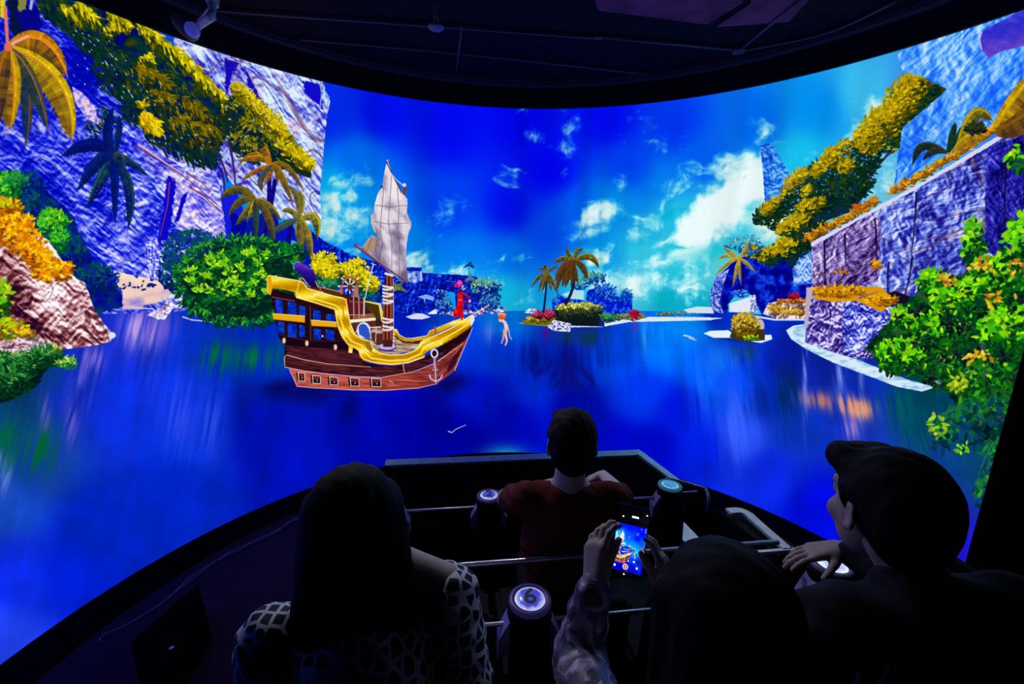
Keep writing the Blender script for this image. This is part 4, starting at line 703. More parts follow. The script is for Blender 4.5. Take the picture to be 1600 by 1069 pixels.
    P.poly(A_([(70, 250), (215, 295), (440, 370), (460, 440), (480, 520), (575, 600), (620, 670), (730, 685), (850, 675), (935, 640), (1205, 440), (1195, 490), (1150, 560), (1060, 620), (960, 670), (830, 725), (690, 745), (400, 725), (165, 690), (158, 640), (160, 570), (125, 520), (100, 380)]), dark)
    P.poly(A_([(165, 570), (480, 570), (580, 620), (600, 680), (180, 640)]), wood((50, 15, 25), (95, 35, 45), 7, .12))
    for x0, y0, w_, h_ in ((108, 308, 42, 82), (176, 322, 50, 82), (240, 345, 36, 60), (318, 368, 42, 62), (390, 388, 48, 60), (122, 432, 36, 70), (176, 440, 50, 84), (240, 450, 32, 70), (320, 470, 42, 62), (385, 476, 52, 56)):
        sk = .18*w_
        P.poly(A_([(x0+3, y0+3), (x0+w_-3, y0+3+sk), (x0+w_, y0+8+sk), (x0+w_, y0+h_-4+sk), (x0+w_-4, y0+h_+sk), (x0+3, y0+h_), (x0, y0+h_-5), (x0, y0+8)]), lambda x, y: ramp(fbm(x/5, y/5, 3, 2), [(.2, (0, 25, 150)), (.8, (15, 70, 215))]))
    for q in ([(160, 310), (168, 520)], [(230, 330), (234, 530)], [(372, 370), (378, 540)], [(295, 345), (300, 560)]): P.stroke(A_(q), 6 if q[0][0] == 295 else 3.4, (35, 8, 22))
    P.stroke(A_([(302, 350), (305, 545)]), 1.2, (110, 60, 60)); P.poly(A_([(78, 262), (214, 300), (214, 322), (95, 300)]), (35, 6, 22)); P.stroke(A_([(90, 300), (215, 322)]), .9, (150, 110, 110)); P.poly(A_([(130, 515), (300, 540), (480, 540), (560, 600), (170, 570)]), (22, 4, 22)); P.stroke(A_([(130, 512), (300, 545), (475, 545)]), 1, (70, 30, 50))
    P.layer('gold_band', ship, 'gold bands on the stern')
    for q in ([(92, 392), (272, 406), (272, 442), (98, 424)], [(305, 428), (448, 440), (452, 468), (310, 460)]):
        P.poly(A_(q), (232, 172, 15)); P.stroke(A_([q[0], q[1]]), 1.1, (250, 225, 120)); P.stroke(A_([q[3], q[2]]), 1, (180, 110, 10))
    for x, y in ((155, 543), (282, 558), (441, 580)): P.layer('rivet', ship, 'cream round rivet'); P.disc(*A_([(x, y)])[0], 3, 5, (150, 100, 60)); P.disc(*A_([(x+2, y-1)])[0], 2.3, 4.2, (235, 205, 160))
    P.disc(*A_([(370, 518)])[0], 1.4, 1.8, (230, 210, 200))
    P.layer('lower_hull', ship, 'red brown lower hull planks')
    red = lambda x, y: ramp(.75*fbm(x/20, (y-(x-500)*.02)/1.7, 9, 3)+.35*np.clip((x-620)/-260+.3, 0, 1)+.1, [(.25, (70, 18, 22)), (.5, (140, 50, 45)), (.8, (200, 95, 80))])
    P.poly(A_([(190, 695), (400, 728), (690, 748), (880, 718), (1010, 665), (1080, 600), (1165, 540), (1185, 520), (1150, 590), (1105, 710), (1010, 782), (900, 808), (720, 820), (540, 816), (330, 806), (228, 797), (205, 745)]), red)
    P.poly(A_([(1010, 690), (1165, 548), (1110, 700), (1050, 755), (1000, 780)]), wood((70, 15, 25), (180, 80, 65), 4, -.9)); P.poly(A_([(1080, 660), (1160, 560), (1100, 690), (1060, 720)]), (60, 10, 35), 2, 4)
    P.poly(A_([(160, 622), (300, 655), (460, 675), (640, 690), (830, 678), (980, 640), (1060, 590), (1020, 650), (880, 712), (690, 742), (400, 718), (170, 690)]), wood((40, 10, 18), (105, 42, 42), 8, .1))
    for q in ([(185, 700), (208, 750), (228, 797), (330, 806), (540, 818), (720, 820), (900, 808), (1010, 782)], [(1105, 710), (1150, 600), (1190, 510), (1205, 470)], [(158, 640), (168, 622), (260, 648), (400, 672), (560, 684), (640, 690)], [(158, 640), (162, 690), (280, 716), (400, 728), (560, 745), (700, 748), (880, 716), (1000, 668)], [(818, 668), (822, 700), (828, 725)], [(1010, 660), (1080, 610), (1150, 560)], [(740, 765), (765, 778)]):
        P.stroke(A_(q), 1.5, (235, 165, 150), 1)
    for x, y, w_, h_ in ((252, 743, 36, 46), (336, 758, 44, 44), (432, 766, 44, 44), (548, 772, 48, 46), (668, 775, 52, 46)):
        f = A_([(x-w_/2, y-h_/2), (x+w_/2, y-h_/2+4), (x+w_/2+2, y+h_/2+2), (x-w_/2+4, y+h_/2)])
        P.layer('gun_port', ship, 'white framed gun port'); P.poly([(p[0]-3, p[1]) for p in f], (25, 5, 15)); P.poly(f, (35, 10, 20)); P.poly(A_([(x-w_/2+6, y-h_/2+6), (x+w_/2-6, y-h_/2+8), (x+w_/2-6, y+2), (x-w_/2+6, y)]), (120, 35, 40))
        P.stroke(f+[f[0]], 1.5, (230, 205, 205)); P.disc(*A_([(x+4, y+8)])[0], .9, .9, (240, 230, 230))
    P.layer('rail', ship, 'thick golden rail sweeping from stern to bow')
    rail = [(62, 185), (70, 178), (240, 208), (262, 215), (285, 250), (430, 292), (480, 300), (505, 312), (512, 380), (522, 440), (545, 500), (580, 530), (635, 545), (648, 580), (680, 608), (740, 622), (820, 618), (880, 600), (905, 575), (915, 550), (950, 530), (1000, 512), (1080, 475), (1150, 430), (1200, 398), (1216, 402), (1214, 430), (1195, 468), (1120, 520), (1040, 565), (960, 600), (940, 615), (938, 638), (850, 668), (760, 680), (680, 674), (600, 656), (578, 630), (570, 600), (540, 580), (535, 612), (515, 610), (516, 575), (480, 530), (455, 470), (446, 420), (438, 372), (340, 340), (225, 306), (215, 272), (150, 258), (92, 252), (84, 282), (66, 276)]
    P.poly(A_(rail), gold)
    for q, w_, c_ in (([(70, 180), (240, 210), (262, 218), (285, 252), (430, 294), (500, 312), (512, 380), (524, 445), (548, 505), (585, 532), (635, 548), (650, 585), (690, 612), (745, 624), (820, 620), (880, 602), (908, 572), (920, 550), (1000, 514), (1080, 477), (1150, 432), (1205, 400)], 1.6, (252, 240, 150)),
                      ([(230, 280), (250, 290), (440, 345), (462, 360), (470, 420), (492, 490), (530, 545), (590, 570), (610, 610), (640, 640), (740, 655), (840, 650), (920, 615), (930, 590), (1030, 540), (1120, 490), (1190, 445)], 2.6, (252, 225, 70)), 
                      ([(225, 300), (340, 334), (438, 366), (450, 430), (470, 500), (510, 560), (575, 592), (590, 640), (640, 660), (760, 676), (850, 664), (935, 632)], 1.8, (250, 225, 120)),
                      ([(478, 312), (488, 400), (510, 480), (560, 545), (620, 565), (640, 605), (690, 632), (760, 640), (850, 630), (905, 602), (925, 570), (1030, 525)], 1.6, (185, 125, 0)), ([(1040, 560), (1120, 515), (1195, 462)], 2, (170, 100, 0)), ([(72, 200), (78, 270)], 1.4, (250, 240, 160)), ([(240, 212), (222, 300)], 1.6, (245, 215, 60))):
        P.stroke(A_(q), w_, c_)
    P.poly(A_([(1195, 400), (1216, 398), (1216, 430), (1200, 462), (1192, 440)]), (225, 225, 250), 0); P.poly(A_([(62, 182), (84, 185), (92, 250), (80, 290), (60, 272)]), (225, 165, 10)); P.stroke(A_([(60, 186), (66, 275), (80, 288)]), 1.2, (250, 220, 110))
    P.poly(A_([(605, 548), (632, 546), (650, 590), (640, 610), (612, 580)]), (150, 110, 20))
    P.layer('bowsprit', ship, 'pale bowsprit pole'); P.stroke(A_([(1212, 402), (1240, 382), (1300, 346)]), 5.2, (140, 90, 90), 2.2); P.stroke(A_([(1212, 398), (1300, 342)]), 1.4, (235, 225, 230), 1)
    for x, y in ((1238, 384), (1262, 368)): P.stroke(A_([(x-8, y-8), (x+8, y+12)]), 2, (235, 235, 245))
    # mast and its ropes
    P.layer('mast', ship, 'round wooden mast bound with white rope')
    M = A_([(722, 170), (762, 175), (764, 300), (762, 420), (760, 570), (706, 570), (704, 420), (712, 300)])
    P.poly(M, lambda x, y: ramp(.5+.5*np.sin(x*1.1+2)+.3*(fbm(x/1.5, y/9, 3, 3)-.5), [(0, (45, 12, 18)), (.5, (120, 50, 30)), (1, (160, 75, 45))]))
    P.disc(*A_([(730, 582)])[0], 13.5, 6, (70, 40, 130)); P.disc(*A_([(730, 576)])[0], 13, 5, (190, 175, 225)); P.poly(A_([(706, 540), (760, 540), (758, 578), (708, 578)]), (70, 25, 25)); P.stroke(A_([(764, 200), (766, 570)]), 1, (220, 210, 225))
    P.layer('rope_binding', ship, 'white rope wrapped round the mast')
    for y0, y1, n in ((238, 332, 6), (418, 482, 4)):
        for i in range(n):
            y = y0+(y1-y0)*i/(n-1); tl = (-8 if i % 2 else 10)
            P.stroke(bez(A_([(704, y)])[0], A_([(735, y+12)])[0], A_([(766, y+tl)])[0], 8), 3.4, (170, 160, 180)); P.stroke(bez(A_([(704, y-3)])[0], A_([(735, y+9)])[0], A_([(766, y-3+tl)])[0], 8), 2.2, (240, 235, 235))
    P.stroke(A_([(716, 168), (766, 182)]), 3.6, (235, 225, 230)); P.stroke(A_([(655, 115), (630, 200), (608, 300), (600, 330)]), 1.4, (225, 225, 240)); P.stroke(A_([(640, 112), (668, 122)]), 1.2, (220, 220, 240)); P.stroke(A_([(603, 310), (602, 345), (600, 400)]), 2.4, (200, 195, 205))
    # sail
    P.layer('sail', ship, 'torn cream canvas sail with patched seams')
    sail = E_([(1262, 195), (1270, 192), (1290, 245), (1320, 310), (1352, 365), (1376, 395), (1378, 420), (1374, 470), (1386, 500), (1400, 525), (1398, 550), (1382, 590), (1372, 650), (1370, 700), (1372, 760), (1378, 820), (1384, 868), (1350, 856), (1280, 806), (1200, 740), (1122, 672), (1150, 630), (1178, 598), (1205, 604), (1218, 622), (1208, 600), (1190, 570), (1178, 530), (1174, 495), (1190, 460), (1196, 420), (1210, 370), (1235, 325), (1240, 300), (1250, 240)])
    P.poly(sail, lambda x, y: ramp(.55+.9*(fbm(x/12-y/40, y/16, 13, 4)-.5)-.003*(y-330)+.1*np.sin((x-y*.25)/5), [(.1, (110, 95, 125)), (.4, (175, 160, 185)), (.6, (215, 205, 215)), (.85, (240, 232, 235))]), .6, 4)
    P.poly(E_([(1174, 480), (1182, 500), (1186, 540), (1205, 590), (1190, 570), (1176, 530)]), (225, 195, 150)); P.poly(E_([(1122, 672), (1178, 600), (1210, 640), (1180, 700)]), (175, 140, 120), 1, 4)
    for q in ([(1290, 260), (1280, 400), (1270, 520), (1290, 640), (1290, 780)], [(1320, 330), (1330, 450), (1325, 560), (1335, 680), (1330, 840)], [(1245, 330), (1235, 450), (1225, 560), (1240, 650), (1215, 740)], [(1180, 610), (1165, 650), (1150, 690)], [(1205, 620), (1200, 680), (1180, 715)], [(1200, 430), (1280, 440), (1375, 430)], [(1190, 520), (1270, 535), (1380, 530)]):
        P.stroke(E_(q), .9, (95, 80, 100), .7)
    for q in ([(1262, 192), (1285, 240), (1345, 362)], [(1122, 668), (1200, 735), (1384, 868)]): P.stroke(E_(q), 1.8, (70, 35, 70), 1.6)
    P.poly(E_([(1236, 318), (1242, 325), (1222, 345)]), (30, 20, 60))
    P.layer('boom', ship, 'mauve wooden boom under the sail')
    P.stroke(E_([(1086, 652), (1180, 722), (1290, 800)]), 4.4, (100, 50, 80), 3); P.stroke(E_([(1086, 647), (1290, 795)]), 1.2, (170, 120, 150)); P.disc(*E_([(1088, 655)])[0], 2.6, 3.2, (120, 60, 90))
    P.stroke(bez(*E_([(1285, 250), (1310, 290), (1352, 318)])), 1.4, (225, 215, 220)); P.stroke(E_([(1365, 310), (1358, 370)]), 4.4, (130, 50, 45), 5); P.disc(*E_([(1360, 318)])[0], 3, 3, (225, 220, 225)); P.disc(*E_([(1267, 182)])[0], 2, 2, (200, 150, 120))
    P.layer('anchor', ship, 'silver ring, chain and anchor on the bow')
    c = A_([(993, 614)])[0]
    for a in np.linspace(0, 2*math.pi, 17)[:-1]:
        P.stroke([(c[0]+5*math.cos(a), c[1]+6.3*math.sin(a)), (c[0]+5*math.cos(a+.42), c[1]+6.3*math.sin(a+.42))], 2.4, (225, 225, 245))
    for i in range(5):
        x, y = A_([(994, 640+i*12)])[0]; P.disc(x, y, 1.5, 2.1, (215, 210, 240)); P.disc(x, y, .6, 1.0, (60, 30, 80))
    P.stroke(A_([(999, 690), (1000, 768)]), 2, (185, 170, 225)); P.stroke(A_([(982, 706), (1016, 706)]), 1.4, (185, 170, 225)); P.stroke(A_([(966, 732), (972, 756), (1000, 770), (1028, 756), (1036, 732)]), 2.6, (190, 180, 230), 2.2); P.stroke(A_([(1000, 768), (1001, 776)]), 2, (235, 230, 250), 1)
# ---------------------------------------------------------------- helpers
def onz(px, py, z):
    X, Y, Z = ray_of(px, py); t = (z-EYE)/Z
    return (float(X*t), float(Y*t), z)
PSI = R_(7.3)
def V(a, b, z=0):
    """ride platform coordinates -> world"""
    return (a*math.cos(PSI)-b*math.sin(PSI), a*math.sin(PSI)+b*math.cos(PSI), z)

def mat(name, col, rough=.6, metal=0, emis=None, es=1, noise=0, nscale=20, bump=0, spec=.5):
    m = bpy.data.materials.new(name); m.use_nodes = True; nt = m.node_tree; b = nt.nodes['Principled BSDF']
    b.inputs['Roughness'].default_value = rough; b.inputs['Metallic'].default_value = metal
    b.inputs['Base Color'].default_value = (*col, 1); b.inputs['Specular IOR Level'].default_value = spec
    if emis:
        b.inputs['Emission Color'].default_value = (*emis, 1); b.inputs['Emission Strength'].default_value = es
    if noise or bump:
        tc = nt.nodes.new('ShaderNodeTexCoord'); n = nt.nodes.new('ShaderNodeTexNoise'); n.inputs['Scale'].default_value = nscale; n.inputs['Detail'].default_value = 4
        nt.links.new(tc.outputs['Object'], n.inputs['Vector'])
        if noise:
            r = nt.nodes.new('ShaderNodeValToRGB'); r.color_ramp.elements[0].position = .3; r.color_ramp.elements[1].position = .7
            r.color_ramp.elements[0].color = (*[c*(1-noise) for c in col], 1); r.color_ramp.elements[1].color = (*[min(1, c*(1+noise)) for c in col], 1)
            nt.links.new(n.outputs['Fac'], r.inputs['Fac']); nt.links.new(r.outputs['Color'], b.inputs['Base Color'])
        if bump:
            u = nt.nodes.new('ShaderNodeBump'); u.inputs['Strength'].default_value = bump; u.inputs['Distance'].default_value = .01
            nt.links.new(n.outputs['Fac'], u.inputs['Height']); nt.links.new(u.outputs['Normal'], b.inputs['Normal'])
    return m
def link(name, me, m=None, parent=None, smooth=False):
    o = bpy.data.objects.new(name, me); COL.objects.link(o)
    if m: me.materials.append(m)
    if parent:
        o.parent = parent
    if smooth:
        me.polygons.foreach_set('use_smooth', [True]*len(me.polygons))
    return o
def from_bm(name, bm, m, parent=None, smooth=False, bevel=0):
    if bevel: bmesh.ops.bevel(bm, geom=[e for e in bm.edges if e.calc_face_angle(0) > .5], offset=bevel, segments=2, affect='EDGES', clamp_overlap=True)
    bmesh.ops.recalc_face_normals(bm, faces=bm.faces)
    me = bpy.data.meshes.new(name); bm.to_mesh(me); bm.free()
    return link(name, me, m, parent, smooth)
def empty(name, loc=(0, 0, 0), rz=0):
    o = bpy.data.objects.new(name, None); COL.objects.link(o); o.location = loc; o.rotation_euler = (0, 0, rz); o.empty_display_size = .1
    return o
def tag(o, label, cat=None, group=None, kind=None):
    if label: o['label'] = label
    if cat: o['category'] = cat
    if group: o['group'] = group
    if kind: o['kind'] = kind
    return o
def box(bm, c, s, rz=0, rx=0, ry=0):
    m = Matrix.Translation(c) @ Matrix.Rotation(rz, 4, 'Z') @ Matrix.Rotation(ry, 4, 'Y') @ Matrix.Rotation(rx, 4, 'X') @ Matrix.Diagonal((*s, 1))
    bmesh.ops.create_cube(bm, size=1, matrix=m); return bm
def hull(bm, bot, top):
    """a solid between two polygons with equally many corners"""
    A = [bm.verts.new(p) for p in bot]; B = [bm.verts.new(p) for p in top]; n = len(A)
    bm.faces.new(A[::-1]); bm.faces.new(B)
    for i in range(n): bm.faces.new((A[i], A[(i+1) % n], B[(i+1) % n], B[i]))
    return bm
def lathe(bm, prof, n=32, c=(0, 0, 0), M=None):
    rings = []
    for r, z in prof:
        rings.append([bm.verts.new((c[0]+r*math.cos(2*math.pi*i/n), c[1]+r*math.sin(2*math.pi*i/n), c[2]+z)) for i in range(n)])
    for a, b in zip(rings, rings[1:]):
        for i in range(n): bm.faces.new((a[i], a[(i+1) % n], b[(i+1) % n], b[i]))
    bm.faces.new(rings[0][::-1]); bm.faces.new(rings[-1])
    if M: bmesh.ops.transform(bm, matrix=M, verts=[v for r in rings for v in r])
    return bm
def tube(bm, pts, r, n=10, r1=None):
    pts = [Vector(p) for p in pts]; rings = []; r1 = r if r1 is None else r1
    up = None
    for i, p in enumerate(pts):
        d = (pts[min(i+1, len(pts)-1)]-pts[max(i-1, 0)]).normalized()
        if up is None: up = d.orthogonal().normalized()
        up = (up-d*up.dot(d)).normalized(); s = d.cross(up); rr = r+(r1-r)*i/(len(pts)-1)
        rings.append([bm.verts.new(p+(up*math.cos(2*math.pi*k/n)+s*math.sin(2*math.pi*k/n))*rr) for k in range(n)])
    for a, b in zip(rings, rings[1:]):
        for i in range(n): bm.faces.new((a[i], a[(i+1) % n], b[(i+1) % n], b[i]))
    bm.faces.new(rings[0][::-1]); bm.faces.new(rings[-1])
    return bm
def smooth_path(P, k=6):
    P = [Vector(p) for p in P]; out = []
    for i in range(len(P)-1):
        a, b, c, d = P[max(i-1, 0)], P[i], P[i+1], P[min(i+2, len(P)-1)]
        for j in range(k):
            t = j/k; out.append(.5*((2*b)+(c-a)*t+(2*a-5*b+4*c-d)*t*t+(3*b-a-3*c+d)*t**3))
    out.append(P[-1]); return out

BLACK = mat('black_satin', (.003, .003, .004), .6, spec=.10, noise=.3, nscale=12)
BLACK_M = mat('black_matt', (.002, .002, .003), .95, spec=.03, noise=.3, nscale=8)
SILVER = mat('brushed_silver', (.66, .68, .72), .42, .5, noise=.15, nscale=30)
RAILM = mat('steel_rail', (.62, .60, .68), .3, .9, noise=.08, nscale=40)
CARPET = mat('dark_violet_carpet', (.075, .026, .050), .95, noise=.35, nscale=160, bump=.4, spec=.1)
CEILM = mat('dark_ceiling', (.009, .005, .016), .9, noise=.4, nscale=6, spec=.1)
FASC = mat('dark_fascia', (.010, .008, .018), .8, noise=.4, nscale=10, spec=.2)
VIOLET_LIGHT = mat('painted_violet_light', (.22, .035, .13), .8, noise=.45, nscale=5, spec=.2)  # violet light falling on the ceiling, put into the base colour
PIPE = mat('painted_pipe', (.07, .05, .10), .5, noise=.2, nscale=30)

# ---------------------------------------------------------------- the projection screen
PIC = paint_picture()
img = bpy.data.images.new('projected_picture', TW, THT, alpha=False, float_buffer=False)
_px = np.ones((THT, TW, 4), np.float32); _px[..., :3] = PIC.c[::-1]/255.0
img.pixels.foreach_set(_px.ravel()); img.update(); img.pack()
def picture_mat(name, strength=1.0):
    m = bpy.data.materials.new(name); m.use_nodes = True; nt = m.node_tree
    for n in list(nt.nodes): nt.nodes.remove(n)
    out = nt.nodes.new('ShaderNodeOutputMaterial'); e = nt.nodes.new('ShaderNodeEmission'); t = nt.nodes.new('ShaderNodeTexImage'); t.image = img; t.extension = 'EXTEND'
    # the woven cloth of the screen shows as a very fine grain
    tc = nt.nodes.new('ShaderNodeTexCoord'); n = nt.nodes.new('ShaderNodeTexNoise'); n.inputs['Scale'].default_value = 260; mr = nt.nodes.new('ShaderNodeMapRange')
    mr.inputs['To Min'].default_value = .88*strength; mr.inputs['To Max'].default_value = 1.12*strength
    nt.links.new(tc.outputs['Object'], n.inputs['Vector']); nt.links.new(n.outputs['Fac'], mr.inputs['Value']); nt.links.new(mr.outputs['Result'], e.inputs['Strength'])
    nt.links.new(t.outputs['Color'], e.inputs['Color']); nt.links.new(e.outputs[0], out.inputs[0])
    return m
SCREENM = picture_mat('projected_light')
PH_END = PH1
def build_screen():
    NU, NV = 1100, 400
    root = empty('projection_screen', (CX, CY, Z_BOT))
    tag(root, 'huge curved projection screen showing a blue lagoon with a sailing ship', 'projection screen')
    ph = PH0+(PH_END-PH0)*np.arange(NU+1)/NU; z = Z_TOP+(Z_BOT-Z_TOP)*np.arange(NV+1)/NV
    PHI, ZZ = np.meshgrid(ph, z)
    co = np.stack([RR*np.sin(PHI), RR*np.cos(PHI), ZZ-Z_BOT], -1).reshape(-1, 3)
    uvx = (PHI-PH0)/(PH1-PH0); uvy = 1-(Z_TOP-ZZ)/(Z_TOP-Z_BOT)
    uvs = np.stack([uvx, uvy], -1).reshape(-1, 2)
    cu = ((np.arange(NU)+.5)/NU*(PH_END-PH0)/(PH1-PH0)*TW).astype(int).clip(0, TW-1); cv = ((np.arange(NV)+.5)/NV*THT).astype(int).clip(0, THT-1)
    ID = PIC.id[cv][:, cu]
    cnt = np.bincount(ID.ravel(), minlength=len(PIC.names))
    # join specks smaller than a few cells to the layer beneath: keep as they are, they are cheap
    objs = {}
    order = list(range(len(PIC.names)))
    for k in order:
        par = PIC.parent.get(k); cells = np.argwhere(ID == k)
        if len(cells) < 4 and k not in PIC.parent.values(): continue
        if len(cells) < 4:
            o = empty('projected_'+PIC.names[k]); o.parent = root; objs[k] = o
        else:
            r, c = cells[:, 0], cells[:, 1]; W = NU+1
            q = np.stack([r*W+c, (r+1)*W+c, (r+1)*W+c+1, r*W+c+1], 1)
            used, inv = np.unique(q, return_inverse=True); inv = inv.reshape(-1, 4)
            me = bpy.data.meshes.new('projected_'+PIC.names[k])
            me.vertices.add(len(used)); me.vertices.foreach_set('co', co[used].astype(np.float32).ravel())
            me.loops.add(inv.size); me.loops.foreach_set('vertex_index', inv.ravel().astype(np.int32))
            me.polygons.add(len(inv)); me.polygons.foreach_set('loop_start', np.arange(0, inv.size, 4, dtype=np.int32)); me.polygons.foreach_set('loop_total', np.full(len(inv), 4, np.int32))
            me.update(calc_edges=True); uv = me.uv_layers.new(name='picture'); uv.data.foreach_set('uv', uvs[q.ravel()].astype(np.float32).ravel())
            o = link('projected_'+PIC.names[k], me, SCREENM, objs[par] if par is not None else root); objs[k] = o
        if k in PIC.label: o['label'] = PIC.label[k]
    objs[0]['label'] = 'deep blue sky with drifting white and turquoise clouds'
    # thin frame behind the cloth
    bm = bmesh.new(); N = 90
    def arc(r, z): return [bm.verts.new((r*math.sin(p), r*math.cos(p), z-Z_BOT)) for p in np.linspace(PH0, PH_END, N)]
    L = [arc(RR+.012, Z_BOT), arc(RR+.012, Z_TOP), arc(RR+.05, Z_TOP), arc(RR+.05, Z_BOT)]
    for a, b in zip(L, L[1:]+L[:1]):
        for i in range(N-1): bm.faces.new((a[i], a[i+1], b[i+1], b[i]))
    from_bm('screen_backing', bm, BLACK_M, root)
build_screen()

# ---------------------------------------------------------------- room shell
Z_FL = Z_BOT-.02; Z_CE = 3.46
def ring(name, r0, r1, z0, z1, m, a0, a1, n=96, kind='structure'):
    bm = bmesh.new(); P = []
    for p in np.linspace(a0, a1, n):
        P.append([bm.verts.new((CX+r*math.sin(p), CY+r*math.cos(p), z)) for r, z in ((r0, z0), (r1, z0), (r1, z1), (r0, z1))])
    for a, b in zip(P, P[1:]):
        for i in range(4): bm.faces.new((a[i], b[i], b[(i+1) % 4], a[(i+1) % 4]))
    bm.faces.new(P[0]); bm.faces.new(P[-1][::-1])
    o = from_bm(name, bm, m); o['kind'] = kind; return o
bm = bmesh.new(); box(bm, (CX, 1.0, Z_FL-.05), (8.4, 8.6, .10)); o = from_bm('floor', bm, CARPET); o['kind'] = 'structure'
bm = bmesh.new(); box(bm, (CX, 1.0, Z_CE+.06), (8.4, 8.6, .12)); o = from_bm('ceiling', bm, CEILM); o['kind'] = 'structure'
ring('wall_curved', RR+.07, RR+.15, Z_FL, Z_CE, BLACK_M, PH0, PH_END)
ring('trim_fascia', RR-.02, RR+.06, Z_TOP+.002, Z_CE-.02, FASC, PH0, PH_END)
ring('trim_ceiling_ring', RR-.10, RR-.03, Z_CE-.045, Z_CE, PIPE, PH0, PH_END)
ring('baseboard_curved', RR-.30, RR-.01, Z_FL, Z_FL+.025, BLACK_M, PH0, PH_END)
for nm, c, s in (('wall_back', (CX, -3.25, 1.3), (8.4, .1, 4.4)), ('wall_left', (-4.0, 1.0, 1.3), (.1, 8.4, 4.4)), ('wall_right', (4.3, 1.0, 1.3), (.1, 8.4, 4.4)), ('wall_front', (CX, 5.25, 1.3), (8.4, .1, 4.4))):
    bm = bmesh.new(); box(bm, c, s); o = from_bm(nm, bm, BLACK_M); o['kind'] = 'structure'
# partition on the right that cuts off the screen
p0 = Vector((1.547, 1.263, 0)); d = Vector((.62, -1.0, 0)).normalized(); nn = Vector((-d.y, d.x, 0))
bm = bmesh.new(); A = [p0, p0+d*2.6, p0+d*2.6+nn*.12, p0+nn*.12]
hull(bm, [(*a.xy, Z_FL) for a in A], [(*a.xy, Z_CE) for a in A]); o = from_bm('wall_partition', bm, BLACK_M); o['kind'] = 'structure'
# ceiling panels, battens and pipes
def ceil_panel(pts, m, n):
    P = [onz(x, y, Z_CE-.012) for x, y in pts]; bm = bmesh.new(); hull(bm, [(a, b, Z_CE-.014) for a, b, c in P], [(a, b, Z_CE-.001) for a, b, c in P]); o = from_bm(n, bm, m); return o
tag(ceil_panel([(905, -60), (1178, -60), (1160, 4), (1105, 38), (935, 16)], VIOLET_LIGHT, 'ceiling_panel'), 'ceiling panel with painted violet light, left of the dark batten', 'ceiling panel')
tag(ceil_panel([(1188, -60), (1330, -60), (1262, 2), (1232, 34), (1120, 42), (1172, 6)], VIOLET_LIGHT, 'ceiling_panel'), 'ceiling panel with painted violet light, right of the dark batten', 'ceiling panel')
def pipe(pts, z, r, lab, name='ceiling_pipe'):
    P = [onz(x, y, z) for x, y in pts]; bm = bmesh.new(); tube(bm, smooth_path(P) if len(P) > 2 else P, r, 8); tag(from_bm(name, bm, PIPE, smooth=True), lab, 'pipe')
pipe([(330, 16), (640, 38), (940, 60)], Z_CE-.02, .012, 'thin ceiling pipe nearest the spot lamp, running across the dark ceiling')
pipe([(470, 62), (720, 84), (1010, 116)], Z_CE-.02, .010, 'thin ceiling pipe closest to the screen top')
pipe([(930, 57), (1148, 78)], Z_CE-.02, .012, 'short ceiling pipe leading to the round junction cap')
pipe([(1156, 78), (1262, -10)], Z_CE-.02, .012, 'ceiling pipe rising from the junction cap beside the panel with painted violet light')
pipe([(1156, 80), (1290, 52), (1400, 2)], Z_CE-.02, .011, 'ceiling pipe curving right from the junction cap')
pipe([(722, 40), (712, 118)], Z_CE-.02, .009, 'short cross pipe between the two long ceiling pipes')
c = onz(1154, 80, Z_CE-.03); bm = bmesh.new(); lathe(bm, [(.05, -.012), (.055, 0), (.045, .03)], 20, c); tag(from_bm('junction_cap', bm, PIPE, smooth=True), 'round junction cap where the ceiling pipes meet', 'pipe fitting')
# drop rod with round plate
c = onz(681, 42, 3.2); r = empty('ceiling_sensor', c); tag(r, 'small round plate hanging on a rod from the dark ceiling', 'sensor')
bm = bmesh.new(); lathe(bm, [(.048, -.012), (.055, -.004), (.05, .008), (.015, .014)], 24); from_bm('plate', bm, mat('sensor_grey', (.20, .15, .30), .5), r, True)
bm = bmesh.new(); tube(bm, [(0, 0, .012), (0, 0, Z_CE-3.2)], .012, 10); from_bm('rod', bm, PIPE, r, True)
# spot lamp at the upper left
GREYM = mat('lamp_grey_metal', (.75, .75, .80), .4, .2, noise=.2, nscale=40)
top = Vector(onz(334, -14, Z_CE-.01)); hp = Vector(onz(303, 46, 3.17)); kn = Vector(onz(332, 24, 3.24)); br = Vector(onz(331, 6, 3.34))
r = empty('spot_lamp', top); tag(r, 'grey clamp spot lamp on a bracket below the ceiling at upper left', 'spot lamp')
def rel(P, o): return [Vector(p)-o for p in P]
bm = bmesh.new(); tube(bm, rel([top, br], top), .035, 4, .045); tube(bm, rel([br, kn], top), .03, 8, .018); from_bm('bracket', bm, GREYM, r, False)
bm = bmesh.new(); tube(bm, rel([kn, kn.lerp(hp, .25), kn.lerp(hp, .8)], top), .030, 14, .022); from_bm('barrel', bm, GREYM, r, True)
bm = bmesh.new(); tube(bm, rel([br, hp+Vector((.03, 0, .05))], top), .006, 6); from_bm('stay_rod', bm, GREYM, r, True)
bm = bmesh.new(); dd = (hp-kn).normalized(); q = dd.to_track_quat('Z', 'Y').to_matrix().to_4x4(); lathe(bm, [(.03, -.03), (.07, -.01), (.088, .03), (.085, .05), (.06, .045)], 24, M=Matrix.Translation(hp-top+Vector((-.03, 0, .03))) @ q); from_bm('reflector', bm, mat('lamp_shade_dark', (.10, .10, .14), .5), r, True)
